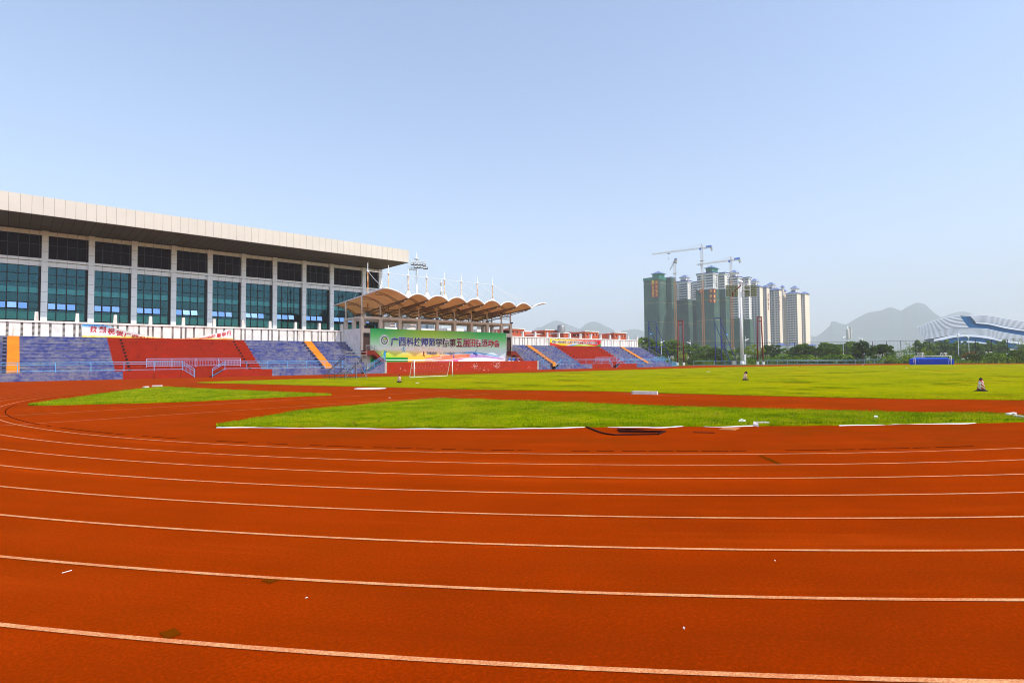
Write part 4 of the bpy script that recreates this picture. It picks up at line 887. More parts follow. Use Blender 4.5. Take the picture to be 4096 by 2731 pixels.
# tables heaped at the right end of the terrace
M['table_top'] = plain('pale_wood_table_top', C(226, 206, 178), .6); M['purple'] = plain('purple_cloth', C(120, 60, 120), .9)
for k, (x, lab, cl) in enumerate(((80.9, 'pale folding table with blue cloth nearest the banner on the terrace', 'seat_blue'), (82.1, 'pale folding table draped in blue at the end of the terrace', 'seat_blue'), (83.3, 'pale folding table with a purple side at the outer end of the terrace', 'purple'))):
    t = thing('folding_table', lab, 'table', (x, 90.5, 1.97), 'tables on the terrace'); mb = MB(); mb.obox((x, 90.5, 2.74), (1, .06*(k-1), 0), .58, .34, .03); mb.build('table_top', 'table_top', t)
    for i, j in ((-1, -1), (1, -1), (-1, 1), (1, 1)): lg = MB(); lg.tube((x+i*.5, 90.5+j*.26, 1.965), (x+i*.5, 90.5+j*.26, 2.72), .025, 5); lg.build('leg', 'steel', t)
    ck = MB(); ck.slab([(x-.52, 90.2, 2.1), (x+.15, 90.2, 2.1), (x+.15, 90.2, 2.7), (x-.52, 90.2, 2.7)], (0, .02, 0)); ck.build('table_cloth', cl, t)
M['paper'] = plain('white_paper', C(244, 240, 232), .8)
for k, (x, y, a, lab) in enumerate(((80.3, 89.9, .5, 'crumpled white paper at the foot of the tables, nearest the banner'), (81.4, 89.95, .9, 'flattened pale carton at the foot of the middle table'), (83.2, 89.95, .3, 'white board leaning flat at the outer end of the terrace'))):
    mb = MB(); P = Vector((x, y, 1.975)); mb.add([P+Vector(q) for q in ((-.35, -.2, 0), (.3, -.22, .05), (.4, .15, .06), (-.25, .2, .02), (0, 0, .22 if k < 1 else .1))], [(0, 1, 4), (1, 2, 4), (2, 3, 4), (3, 0, 4), (3, 2, 1, 0)]); tag(mb.build('waste_paper', 'paper'), lab, 'litter', 'waste beside the terrace tables')

# ---------------------------------------------------------------- small things on the ground
M['kerb_white'] = weathered('weathered_white_board', C(232, 228, 220), C(170, 160, 150), C(96, 84, 74), .5)
a, b = G(2526, 1576), G(2628, 1578); d = (b-a).normalized(); nrm = Vector((-d.y, d.x, 0))
t = thing('toe_board', 'low white concrete block at the edge of the pitch strip', 'concrete block', (a+b)/2); L = (b-a).length
for k in range(2): mb = MB(); c0 = a+d*L*(.245+.51*k)+nrm*.12; mb.obox(c0+Vector((0, 0, .085)), d, L*.245, .13, .085); mb.build('block', 'kerb_white', t)
mb = MB(); c0 = (G(1413, 1555.5)+G(1548, 1553))/2; mb.prism([(c0.x+1.15*math.cos(i*.2618), c0.y+1.15*math.sin(i*.2618)) for i in range(24)], .0, .03); t = tag(mb.build('throwing_circle', 'kerb_white'), 'pale concrete throwing circle in the red apron left of the near goal', 'throwing circle')
t = thing('ground_kerb', 'weathered white kerb pieces at the tip of the left grass wedge', 'kerb', G(640, 1547)); 
for p, q in (((575, 1551), (592, 1550)), ((610, 1546), (648, 1545.5))): a, b = G(*p), G(*q); mb = MB(); mb.obox((a+b)/2+Vector((0, 0, .06)), (b-a), (b-a).length/2, .1, .06); mb.build('kerb_piece', 'kerb_white', t)
# white tape along the lower edge of the near grass
M['tape'] = plain('white_tape', C(248, 246, 240), .7)
def tape(name, label, pts, wd, j, gaps=()):
    mb = MB(); P = [G(p[0], p[1]+2.2) for p in pts]; Q = []
    for p in spline([(p.x, p.y) for p in P], 14, False): Q.append(p)
    for i, (a, b) in enumerate(zip(Q, Q[1:])):
        if (i % 40) in gaps: continue
        n = Vector((-(b-a).y, (b-a).x)).normalized(); f = lambda q, s: (q.x+n.x*(s*.03+j*math.sin(q.x*3.7)+.5*j*math.sin(q.y*9)), q.y+n.y*(s*.03+j*math.sin(q.x*3.7)), max(.006, .008+(s+.5)*wd*(.2+.16*math.sin(q.x*2.9)*.6+.05*math.sin(q.y*6.1))))
        mb.quad(f(a, -.5), f(b, -.5), f(b, .5), f(a, .5))
    return tag(mb.build(name, 'tape'), label, 'tape')
tape('white_tape', 'white tape lying along the near edge of the infield grass, left half', [(866, 1709), (1100, 1709.5), (1369, 1712.5), (1650, 1714.5), (1899, 1715.5), (2180, 1712), (2340, 1708)], .075, .025, ())
tape('white_tape', 'wavy white tape lying along the near edge of the infield grass, middle', [(2430, 1708), (2560, 1708), (2660, 1709.5), (2770, 1702), (2870, 1706), (3015, 1703.5)], .075, .03, ())
tape('white_tape', 'white tape in the grass edge towards the right frame side', [(3360, 1702), (3480, 1698.5), (3600, 1696), (3760, 1694), (3880, 1693), (3950, 1685), (4020, 1686)], .065, .03, ())
def scrap(label, px, py, L, W_, ang, z=.06, mat='paper', name='litter', up=.04):
    p = G(px, py, z); mb = MB(); a = Vector((math.cos(ang), math.sin(ang), 0)); b = Vector((-a.y, a.x, 0)); U = Vector((0, 0, up)); q = [p-a*L-b*W_, p-a*L*.3-b*W_*.6+U, p+a*L*.4-b*W_+U*.4, p+a*L+U*.2, p+a*L*.8+b*W_, p+b*W_*.7+U, p-a*L*.7+b*W_*.9+U*.3]
    c = p+U*.8; n = len(q); mb.add([c]+q+[x-Vector((0, 0, z*.8)) for x in q], [(0, 1+i, 1+(i+1) % n) for i in range(n)]+[(1+i, 1+n+i, 1+n+(i+1) % n, 1+(i+1) % n) for i in range(n)]); return tag(mb.build(name, mat), label, 'litter', 'litter on the field')
U_ = math.atan2(ua.y, ua.x)
scrap('crumpled white plastic strip on the near grass, left of the tape stub', 2968, 1680, .11, .03, U_, .09); scrap('thin white plastic scrap on the near grass above the tape stub', 3052, 1687.5, .18, .012, U_, .08, up=.02); scrap('folded white tape stub sticking up at the grass edge', 3023, 1698, .04, .07, U_+1.2, .07, up=.1)
scrap('white crumpled tissue near the right end of the near grass', 3504, 1665.5, .06, .05, .3, .09); scrap('bright white scrap on the mid pitch in front of the cone with a bent top', 2834, 1486, .35, .2, U_, .05); scrap('white scrap on the pitch left of the near goal post', 1670, 1531, .15, .08, U_, .05); scrap('tiny white scrap on the red strip below the throwing circle', 1559, 1591.5, .06, .05, U_, .01)
scrap('small white scrap on the pitch in front of the blue mats', 3627, 1473, .22, .12, U_, .05); scrap('white scrap on the edge of the pitch left of the blue mats', 3452, 1460, .3, .16, U_, .05)
p, q = G(248, 2293), G(287, 2282); mb = MB(); mb.tube(p+Vector((0, 0, .006)), q+Vector((0, 0, .006)), .0035, 6); tag(mb.build('drinking_straw', 'paper'), 'thin white straw lying on the red lane at lower left', 'straw')
scrap('pale pebble on the red lane at lower right', 2736, 2511, .008, .007, .3, .006, up=.012, name='pebble'); scrap('crumbled pale flake on the lane left of centre', 1227, 2389, .012, .006, 0, .004, up=.006, name='pebble'); scrap('pale chip on the lane right of centre', 3100, 2240, .012, .007, .5, .004, up=.006, name='pebble')
# lifted track rubber by the grass edge and the boards
M['rubber_edge'] = plain('dark_torn_rubber', C(58, 20, 10), .95, .1, .4, 3)
def strip(mb, pts, w_, h):
    P = [G(*p) for p in pts]
    for a, b in zip(P, P[1:]):
        if (b-a).length < 1e-4: continue
        mb.obox((a+b)/2+Vector((0, 0, h*.5+.004)), (b-a), (b-a).length/2+.01, w_/2, h/2)
t = thing('lifted_rubber_sheet', 'cracked and lifted sheet of red track rubber below the near grass', 'track damage', G(2500, 1728))
mb = MB(); strip(mb, [(2347, 1709), (2368, 1718), (2400, 1731), (2430, 1737.5), (2457, 1741), (2540, 1740), (2632, 1738.5), (2660, 1727)], .05, .03); mb.build('torn_edge', 'rubber_edge', t)
mb = MB(); P = [G(2468, 1722), G(2480, 1731), (G(2650, 1731.5)), (G(2662, 1726))]; mb.add([p+Vector((0, 0, z)) for p, z in zip(P, (.01, .01, .012, .012))]+[P[0]+Vector((0, 0, .06)), P[3]+Vector((0, 0, .05))], [(0, 1, 2, 3)]); strip(mb, [(2470, 1722), (2490, 1728), (2560, 1729.5), (2650, 1730)], .09, .05); mb.build('raised_lip', 'rubber_edge', t)
mb = MB(); a, b, c, d = G(2462, 1722.5), G(2640, 1724.5), G(2560, 1718), G(2440, 1728); mb.add([a+Vector((0, 0, .075)), b+Vector((0, 0, .06)), c+Vector((0, 0, .012)), d+Vector((0, 0, .012))], [(0, 1, 2), (0, 2, 3)]); mb.build('rubber_flap', 'track', t)
mb = MB(); strip(mb, [(2774, 1730), (2856, 1731.5)], .07, .012); tag(mb.build('gap_cover', 'rubber_edge'), 'straight dark gap in the track rubber right of the lifted sheet', 'track damage')
M['board'] = plain('tan_plywood', C(186, 112, 54), .8, .2, .12, 3); mb = MB(); P = [G(2875, 1718.5), G(2936, 1722.5), G(2960, 1713), G(2896, 1711.5)]; mb.slab(P, (0, 0, .02)); tag(mb.build('plywood_board', 'board'), 'square tan plywood board lying on the red apron below the grass', 'board')
for (p, q, lab) in (((4030, 1666), (4060, 1662), 'short white board end at the right tip of the near grass'), ((4060, 1673), (4120, 1681), 'long white board leaning out of the right frame edge')): a, b = G(*p), G(*q); mb = MB(); mb.obox((a+b)/2+Vector((0, 0, .06)), b-a, (b-a).length/2, .05, .05); tag(mb.build('white_board', 'kerb_white'), lab, 'board')
# ================================================================ far side of the field
UA = Vector((math.sin(YAW), -math.cos(YAW), 0)); WA = Vector((math.cos(YAW), math.sin(YAW), 0))      # picture right / away
M['rail_grey'] = plain('blue_grey_rail_paint', C(112, 158, 172), .5, .4)
p1 = railpath[1:5]; p2 = railpath[4:]
railing('fence_railing', 'blue grey railing at the far track edge, left of the tall floodlight', 'railing', [railpath[1], railpath[2], railpath[3]+(railpath[2]-railpath[3])*.15], 1.5, 'rail_grey', 'low railings at the far track edge', 3.2, .36, False, .06)
railing('fence_railing', 'long blue grey railing at the far track edge from the tall floodlight to the right', 'railing', [railpath[3]+(railpath[4]-railpath[3])*.12]+[p for p in railpath[4:7]], 1.5, 'rail_grey', 'low railings at the far track edge', 3.4, .4, True, .065)
rp = railpath[6]; M['gate'] = 1; M.pop('gate')
gt = G(3850, 1449.5); railing('small_gate', 'small white barrier frame right of the blue mats', 'barrier', [G(3846, 1449.8), G(3870, 1449.4)], 1.75, 'white_paint', None, 3, .0, True, .07, .25)
# tall dark ball fence
M['fence_dark'] = plain('dark_fence_steel', C(38, 40, 42), .6, .3)
fpts = [gD(px, D) for px, D in ((2640, 222), (2760, 226), (2900, 230), (3050, 236), (3180, 240), (3286, 244), (3386, 246), (3492, 248), (3548, 250), (3605, 250), (3663, 252), (3721, 254), (3782, 256), (3842, 258), (3904, 260), (3968, 262), (4033, 264), (4110, 268), (4190, 272))]
ft = thing('ball_fence', 'tall dark wire ball fence running behind the low railing', 'fence', fpts[8])
FH = 8.2
hr = MB()
for a, b in zip(fpts, fpts[1:]):
    for z, r in ((FH, .05), (4.2, .04)): hr.tube(a+Vector((0, 0, z)), b+Vector((0, 0, z)), r, 5)
hr.build('fence_rail', 'fence_dark', ft)
for p in fpts: mb = MB(); mb.tube(p, p+Vector((0, 0, FH)), .11, 6); mb.build('fence_post', 'fence_dark', ft)
wr = MB()
for a, b in zip(fpts, fpts[1:]):
    n = int((b-a).length/.9)
    for i in range(n): q = a.lerp(b, i/n); wr.tube(q, q+Vector((0, 0, FH)), .011, 3, caps=False)
    for j in range(9): z = .4+.9*j; wr.tube(a+Vector((0, 0, z)), b+Vector((0, 0, z)), .011, 3, caps=False)
wr.build('fence_wire', 'fence_dark', ft)

# floodlight masts
M['lamp_olive'] = plain('olive_lamp_housing', C(98, 104, 60), .6, .3)
B_ = G(2969, 1459.5); Dm = B_.length
def up_to(px, py, base): return atD(px, py, math.hypot(base.x, base.y)).z
H_ = up_to(2917, 1137, B_)
fm = thing('floodlight_mast', 'tall white floodlight mast with two panels of olive lamps before the towers', 'floodlight', B_)
mb = MB(); mb.tube(B_, B_+Vector((0, 0, H_)), .60, 14, .32); mb.build('mast', 'white_paint', fm)
mb = MB(); mb.lathe(B_, [(.72, 0), (.75, .1), (.72, 1.2), (.64, 1.25)], 14); mb.obox(B_+UA*.8-WA*.3+Vector((0, 0, 1.9)), UA, .3, .4, 1.7); mb.build('mast_base', 'white_paint', fm)
mb = MB(); mb.lathe(B_+Vector((0, 0, H_+.4)), [(.3, -.6), (.5, -.3), (.9, 0), (.85, .3), (.6, .65), (.3, .85), (.05, .95)], 18); mb.build('mast_cap', 'white_paint', fm)
pk = Dm/FPX
for sgn, px0, px1, py0, py1 in ((-1, 2860, 2905, 1145, 1190), (1, 2930, 2975, 1142, 1187)):
    f = MB(); zt, zb = up_to((px0+px1)/2, py0, B_), up_to((px0+px1)/2, py1, B_); xa, xb = (px0-2917)*pk, (px1-2917)*pk
    Q = lambda x, z: B_+UA*x-WA*.3+Vector((0, 0, z))
    for i in range(5): x = xa+(xb-xa)*i/4; f.tube(Q(x, zb-.2), Q(x, zt+.3), .06, 5)
    for i in range(7): z = zb+(zt-zb)*i/6; f.tube(Q(xa if sgn < 0 else 0, z), Q(xb if sgn > 0 else 0, z), .05, 5)
    f.build('lamp_frame', 'white_paint', fm)
    for i in range(4):
        for j in range(6):
            c = Q(xa+(xb-xa)*(i+.5)/4, zb+(zt-zb)*(j+.5)/6)-WA*.3; l = MB(); l.obox(c, UA, (xb-xa)/8*.78, .25, (zt-zb)/12*.72); l.build('lamp_head', 'lamp_olive', fm)
mb = MB(); c = Q(0, up_to(2917, 1165, B_)); mb.obox(c+UA*1.6, UA, 1.2, 1.0, .05); 
for q in (-1, 1):
    for zz in (0, 1.6): mb.tube(c+UA*.4-WA*q+Vector((0, 0, zz)), c+UA*2.8-WA*q+Vector((0, 0, zz)), .06, 5)
    for xx in (.4, 2.8): mb.tube(c+UA*xx-WA*q+Vector((0, 0, -2)), c+UA*xx-WA*q+Vector((0, 0, 2.6)), .06, 5)
mb.build('service_cage', 'white_paint', fm)
M['rig_red'] = plain('dark_red_rig_paint', C(124, 34, 24), .55, .35, .2, 2); mb = MB(); c = B_+Vector((0, 0, H_-.6)); mb.tube(c-WA*.6, c-UA*2.9-WA*.6+Vector((0, 0, -2.6)), .22, 6); mb.tube(c-UA*2.9-WA*.6+Vector((0, 0, -2.6)), c-UA*2.9-WA*.6+Vector((0, 0, -3.6)), .35, 6); mb.build('hoist_arm', 'rig_red', fm)
cb = thing('control_cabinet', 'pale grey control cabinet beside the foot of the tall floodlight', 'cabinet', G(2940, 1459)); q = G(2936, 1459.3); mb = MB(); mb.obox(q+Vector((0, 0, .75)), UA, .7, .4, .75); mb.build('cabinet_body', 'grey_concrete', cb); mb = MB(); mb.obox(q+Vector((0, 0, 1.53)), UA, .8, .5, .04); mb.build('cabinet_roof', 'grey_concrete', cb)
# second mast behind the pavilion
B2 = gD(1667, 170); fm2 = thing('floodlight_mast', 'white floodlight mast with two rows of black lamps above the pavilion roof', 'floodlight', B2)
z = lambda px, py: up_to(px, py, B2); k2 = 170/FPX; mb = MB(); mb.tube(B2, B2+Vector((0, 0, z(1664, 1036))), .42, 10, .24); mb.build('mast', 'white_paint', fm2)
c = B2+Vector((0, 0, 0)); T2 = lambda px, py, d=0: B2+UA*((px-1665)*k2)-WA*d+Vector((0, 0, z(px, py)))
mb = MB(); mb.lathe(B2+Vector((0, 0, z(1664, 1035))), [(.2, -.3), (.82, -.2), (.86, .1), (.3, .25), (.1, .4), (.07, 1.8), (.03, 1.9)], 12); mb.build('mast_cap', 'white_paint', fm2)
mb = MB()
for a, b in (((1645, 1046), (1680, 1047)), ((1680, 1047), (1703, 1051)), ((1645, 1046), (1646, 1078)), ((1703, 1051), (1703, 1072)), ((1637, 1055), (1645, 1046)), ((1638, 1080), (1646, 1074)), ((1637, 1055), (1638, 1080)), ((1638, 1080), (1662, 1079)), ((1646, 1074), (1665, 1073)), ((1656, 1048), (1657, 1078)), ((1681, 1047), (1681, 1078)), ((1637, 1055), (1660, 1054))): mb.tube(T2(*a, 1), T2(*b, 1), .14, 5)
mb.obox(T2(1650, 1079, .6), UA, .9, .7, .05); mb.build('lamp_frame', 'white_paint', fm2)
for (x, y) in ((1652.5, 1059.5), (1666, 1060), (1678.5, 1061.5), (1689, 1062), (1699, 1064.5), (1666.5, 1072.5), (1678.5, 1073), (1691, 1074), (1700, 1076.5), (1707, 1077.5)):
    l = MB(); q = T2(x, y, 1.7); l.obox(q, UA, .40, .3, .33); lh = l.build('lamp_head', 'black', fm2); g = MB(); g.obox(q-WA*.31+Vector((0, 0, .06)), UA, .33, .01, .2); g.build('lamp_lens', 'print_ring', lh)
# antenna mast behind pavilion
def antenna(label, px, D, base_r, levels, top, plates):
    b = gD(px, D); t = thing('antenna_mast', label, 'antenna mast', b); zt = atD(px, top, D).z; k = D/FPX
    mb = MB(); mb.tube(b, b+Vector((0, 0, zt)), base_r, 8, base_r*.6); mb.build('mast', 'white_paint', t); h = MB()
    for y in levels:
        c = b+Vector((0, 0, atD(px, y, D).z))
        for i in range(6): a = i*1.047; h.obox(c+Vector((math.cos(a), math.sin(a), 0))*plates*k, (-math.sin(a), math.cos(a), 0), 1.6*k, 1.0*k, 4.6*k)
        h.lathe(c+Vector((0, 0, -5.5*k)), [(plates*k*1.25, 0), (plates*k*1.25, .12)], 10); h.lathe(c+Vector((0, 0, 5.5*k)), [(plates*k*1.1, 0), (plates*k*1.1, .1)], 10)
    h.build('antenna_panels', 'slat', t); return t
antenna('slim white telecom mast with two rings of panels above the pavilion roof', 1767, 240, .5, (1136, 1172), 1124, 4)
antenna('slim white telecom mast with four rings of panels in front of the big hill', 3405, 480, .5, (1314, 1326, 1337, 1348), 1309, 2.6)
b = gD(3394, 470); k = 470/FPX; t = thing('water_mast', 'white mast with a long cylinder and three prongs in front of the big hill', 'antenna mast', b); zz = lambda y: atD(3393, y, 470).z
mb = MB(); mb.tube(b, b+Vector((0, 0, zz(1304))), .5, 8, .3); mb.build('mast', 'white_paint', t); mb = MB(); mb.lathe(b+Vector((0, 0, zz(1355))), [(5.2*k, 0), (5.3*k, 1*k), (5.3*k, 33*k), (5.0*k, 34*k)], 14); mb.build('cylinder_shroud', 'slat', t)
mb = MB(); c = b+Vector((0, 0, zz(1320)))
for d, h in ((-8, 5), (0, 17), (7, 6)): mb.tube(c, c+UA*d*k+Vector((0, 0, h*k)), .16, 5, .06)
mb.build('prongs', 'white_paint', t)

# red and blue steel frames
M['rig_blue'] = plain('navy_rig_paint', C(20, 44, 130), .5, .4)
def red_frame(label, bl, br, tl, trr, D):
    k = D/FPX; b0, b1 = gD(bl, D), gD(br, D); t0 = atD(tl[0], tl[1], D); t1 = atD(trr[0], trr[1], D); t = thing('rope_frame', label, 'frame', (b0+b1)/2, 'dark red steel frames')
    for a, b in ((b0, t0), (b1, t1)): mb = MB(); mb.tube(a, b, .24, 8, .2); mb.build('leg', 'rig_red', t)
    mb = MB(); d = (t1-t0).normalized(); mb.tube(t0-d*.3, t1+d*.3, .19, 6); s0, s1 = t0.lerp(b0, .085), t1.lerp(b1, .085); mb.tube(s0, s1, .19, 6); mb.build('crossbeam', 'rig_red', t)
    mb = MB(); m = (b0+b1)/2
    for q, e in ((.35, -.6), (.62, -.2), (.62, .7), (.4, .2)): mb.tube(t0.lerp(t1, q), m+d*e*1.5, .035, 4)
    mb.build('ropes', 'steel', t); 
    for a in (b0, b1): mb = MB(); mb.obox(a+Vector((0, 0, .5)), UA, .34, .34, .5); mb.build('footing', 'white_wall', t)
red_frame('dark red steel rope frame in front of the first netted tower', 2709, 2735, (2714, 1283), (2731, 1282), 205)
red_frame('dark red steel rope frame right of the tall floodlight', 3030, 3053, (3031, 1268), (3045, 1268), 208)
def blue_frame(label, x0, x1, xb, D, ytop, sign):
    b0, b1 = gD(x0, D), gD(x1, D); t = thing('netting_frame', label, 'frame', (b0+b1)/2, 'navy steel frames'); z0 = atD(x0, ytop, D).z; U = Vector((0, 0, 1)); bk = WA*6
    for a in (b0, b1): mb = MB(); mb.tube(a, a+U*z0, .14, 6); mb.build('upright', 'rig_blue', t)
    mb = MB(); mb.tube(b0+U*z0, b1+U*z0, .13, 6)
    for a in (b0, b1):
        e = a+UA*((xb-x0)*D/FPX)+WA*2; mb.tube(a+U*z0*.9, e, .11, 6); h = .42; f = (a+U*z0*.9).lerp(e, 1-h/.9); mb.tube(a+U*z0*h, f, .09, 6); mb.tube(a+U*z0*h, a.lerp(e, .62), .09, 6)
    mb.build('brace', 'rig_blue', t); mb = MB(); c = b0+UA*sign[0]*D/FPX+WA*1.2+U*atD(x0, sign[1], D).z; mb.obox(c, UA, sign[2]*D/FPX, .05, 3.2*D/FPX); so_ = mb.build('sign', 'print_sky', t)
    tx = MB()
    for i in range(3): tx.obox(c-WA*.06+UA*(-.55+.55*i)*sign[2]*D/FPX, UA, .16*sign[2]*D/FPX, .01, 1.1*D/FPX)
    tx.build('sign_marks', 'print_white', so_)
blue_frame('navy steel frame with a small blue sign in front of the leftmost netted tower', 2597, 2627, 2666, 212, 1286, (13, 1334, 5.5))
blue_frame('navy steel frame just left of the tall floodlight', 2863, 2887, 2930, 212, 1272, (50, 1338, 3.4))

# street lamps
def street_lamp(label, px, ytop, D, side, arm=True):
    b = gD(px, D); zt = atD(px, ytop, D).z; k = D/FPX; t = thing('street_lamp', label, 'street lamp', b, 'white street lamps beyond the fence'); U = Vector((0, 0, 1))
    mb = MB(); mb.tube(b, b+U*zt, .14, 7, .07); mb.build('pole', 'white_paint', t); a = b+U*(zt-17*k); mb = MB()
    mb.tube(a, a+UA*side*5*k+U*3*k, .28, 6, .24); mb.tube(a+UA*side*5*k+U*3*k, a+UA*side*13*k+U*6*k, .24, 6, .09); mb.lathe(a-U*.5, [(.2, 0), (.32, .3), (.2, .8)], 8); mb.build('lamp_arm', 'white_paint', t); return t
for px, y, D, s, l in ((2646, 1352, 255, 1, 'white street lamp behind the right end of the far stand, arm to the right'), (2762, 1356, 275, -1, 'white street lamp between the red frame and the round tree, arm to the left'), (2984, 1343, 262, 1, 'white street lamp right of the tall floodlight, arm to the right'), (3082, 1348, 290, -1, 'white street lamp in front of the fourth tower, arm to the left'), (3374, 1332, 270, 1, 'white street lamp left of the long white cylinder mast'), (3451, 1338, 300, -1, 'white street lamp above the tall dark tree, lamp head to the left'), (3835, 1319, 290, .6, 'white street lamp before the wavy arena, left of a pair'), (3877, 1327, 305, -1, 'white street lamp before the wavy arena, right of a pair'), (2938, 1388, 330, -1, 'low street lamp peeking over the trees right of the tall floodlight')): street_lamp(l, px, y, D, s)
# white hooped gate posts among the bushes
M['hoop'] = plain('off_white_post_paint', C(222, 214, 202), .7)
for i, (px, y, D, l) in enumerate(((2683, 1425, 236, 'at the right end of the far stand'), (2742, 1425, 238, 'right of the first red frame'), (2940, 1422, 240, 'right of the tall floodlight foot'), (2994, 1421, 243, 'below the street lamp'), (3065, 1421, 243, 'right of the second red frame'), (3130, 1419, 246, 'left of the dark round trees'), (3275, 1416, 250, 'below the cream tower'), (3523, 1418, 250, 'below the flat topped tree'), (3600, 1413, 252, 'left of the blue mats'), (3684, 1411, 252, 'behind the distant goal'), (3776, 1411, 254, 'behind the right end of the goal'), (3957, 1408, 258, 'right of the small barrier'))):
    b = gD(px, D); h = atD(px, y, D).z; t = thing('post_cluster', 'cluster of three off white hooped posts '+l, 'posts', b, 'hooped white posts among the bushes')
    for j in (-1, 0, 1): mb = MB(); q = b+UA*j*.85+WA*.4*abs(j); hh = Vector((0, 0, h)); mb.poly([q, q+hh*.95, q+hh+UA*.12, q+hh+UA*.42, q+hh*.95+UA*.52, q+UA*.52], .13, 5); mb.build('post', 'hoop', t)

# ================================================================ trees and shrubs
def mat_leaf(name, cols):
    k = NT(name); k.tc = k.n('ShaderNodeNewGeometry'); r = k.tc.outputs['Random Per Island']; oi = k.n('ShaderNodeObjectInfo')
    f = k.math('ADD', k.math('MULTIPLY', r, .7), k.math('MULTIPLY', oi.outputs['Random'], .3)); col = k.ramp(f, [(.1, cols[0]), (.45, cols[1]), (.75, cols[2]), (.95, cols[3])]); k.base(col); k.fin(.7, .12)
    tr = k.n('ShaderNodeBsdfTranslucent'); k.l(col, tr.inputs[0]); mx = k.n('ShaderNodeMixShader'); mx.inputs[0].default_value = .35; k.l(k.p.outputs[0], mx.inputs[1]); k.l(tr.outputs[0], mx.inputs[2]); k.l(mx.outputs[0], k.t.nodes['Material Output'].inputs[0]); return k.m
M['leaf_mid'] = mat_leaf('mid_green_leaf', [C(60, 92, 10), C(92, 128, 14), C(124, 152, 22), C(164, 178, 44)])
M['leaf_dark'] = mat_leaf('dark_green_leaf', [C(34, 60, 6), C(62, 92, 8), C(90, 118, 10), C(136, 152, 28)])
M['leaf_blue'] = mat_leaf('blue_green_leaf', [C(60, 92, 30), C(88, 124, 40), C(114, 146, 48), C(146, 168, 66)])
M['leaf_lime'] = mat_leaf('lime_leaf', [C(96, 124, 6), C(136, 156, 10), C(164, 174, 16), C(176, 184, 60)])
M['leaf_rust'] = mat_leaf('rusty_leaf', [C(96, 66, 30), C(128, 90, 36), C(140, 110, 44), C(110, 116, 40)])
M['bark'] = plain('tree_bark', C(92, 80, 66), .95, .1, .25, 3)
def crown_mesh(seed, rx, rz, zc, nc, nl, ls, flat=1., gap=.0, spread=.28):
    r = np.random.default_rng(seed); V = []; k = 0; C_ = []
    while len(C_) < nc:
        p = r.uniform(-1, 1, 3)
        if p@p > 1 or (p@p < .18 and r.random() < .7): continue
        C_.append(p)
    for p in C_:
        c = np.array([p[0]*rx, p[1]*rx, zc+p[2]*rz*flat]); rad = spread*rx*r.uniform(.7, 1.25)
        for _ in range(nl):
            d = r.normal(0, 1, 3); d /= np.linalg.norm(d); q = c+d*rad*r.uniform(.45, 1)**.6*np.array([1, 1, .75])
            a = r.normal(0, 1, 3); a -= d*(a@d)*.6; a /= np.linalg.norm(a); b = np.cross(a, d+.5*r.normal(0, 1, 3)); b /= np.linalg.norm(b); s = ls*r.uniform(.6, 1.3)
            V += [q-a*s, q+b*s*.55, q+a*s, q-b*s*.55]
    return np.array(V)
def tree_proto(key, seed, h, rx, rz, mat, nc=30, nl=34, ls=.26, trunk=.16, flat=1., spread=.3, low=0.):
    zc = h-rz; V = crown_mesh(seed, rx, rz, zc, nc, nl, ls, flat, 0, spread); me = bpy.data.meshes.new('crown'); n = len(V)//4
    me.from_pydata(V.tolist(), [], [(4*i, 4*i+1, 4*i+2, 4*i+3) for i in range(n)]); me.materials.append(M[mat]); me.update()
    r = random.Random(seed); tb = MB(); tb.tube((0, 0, -.1), (0, 0, zc*.8), trunk, 7, trunk*.7); tb.tube((0, 0, zc*.8), (r.uniform(-.2, .2), 0, h-rz*.5), trunk*.7, 6, trunk*.25)
    for i in range(6): a = i*1.05+r.uniform(-.3, .3); tb.tube((0, 0, zc*(.55+.07*i)), (math.cos(a)*rx*.6, math.sin(a)*rx*.6, zc+rz*r.uniform(-.3, .4)), trunk*.4, 5, trunk*.12)
    to_ = tb.build('trunk', 'bark'); tm_ = to_.data; bpy.data.objects.remove(to_); return me, tm_
PR = {'tall': [tree_proto('t', 11+i, 9.5, 2.2, 4.2, 'leaf_mid', 36, 52, .36, .16, 1., .34) for i in range(3)], 'dark': [tree_proto('d', 31+i, 7.0, 3.0, 2.7, 'leaf_dark', 44, 52, .33, .2, .95, .3) for i in range(3)],
      'blue': [tree_proto('b', 51+i, 11., 2.4, 4.4, 'leaf_blue', 34, 64, .42, .18, 1., .34) for i in range(3)], 'flat': [tree_proto('f', 71, 8.0, 3.9, 2.2, 'leaf_dark', 48, 52, .32, .2, .8, .22)],
      'lime': [tree_proto('l', 81, 6.5, 2.6, 2.6, 'leaf_lime', 28, 34, .28, .14, 1., .3)], 'thin': [tree_proto('n', 91, 8.5, 2.6, 2.0, 'leaf_lime', 16, 12, .22, .1, 1., .26)],
      'bush': [tree_proto('u', 101+i, 2.6, 2.5, 1.5, 'leaf_mid', 22, 34, .26, .08, .9, .34) for i in range(2)], 'dbush': [tree_proto('v', 111+i, 2.8, 2.6, 1.7, 'leaf_dark', 22, 34, .26, .08, .9, .34) for i in range(2)], 'rust': [tree_proto('w', 121, 4.6, 2.3, 2.0, 'leaf_rust', 24, 30, .24, .1, 1., .3)]}
PH = dict(tall=9.5, dark=7., blue=11., flat=8., lime=6.5, thin=8.5, bush=2.6, dbush=2.8, rust=4.6)
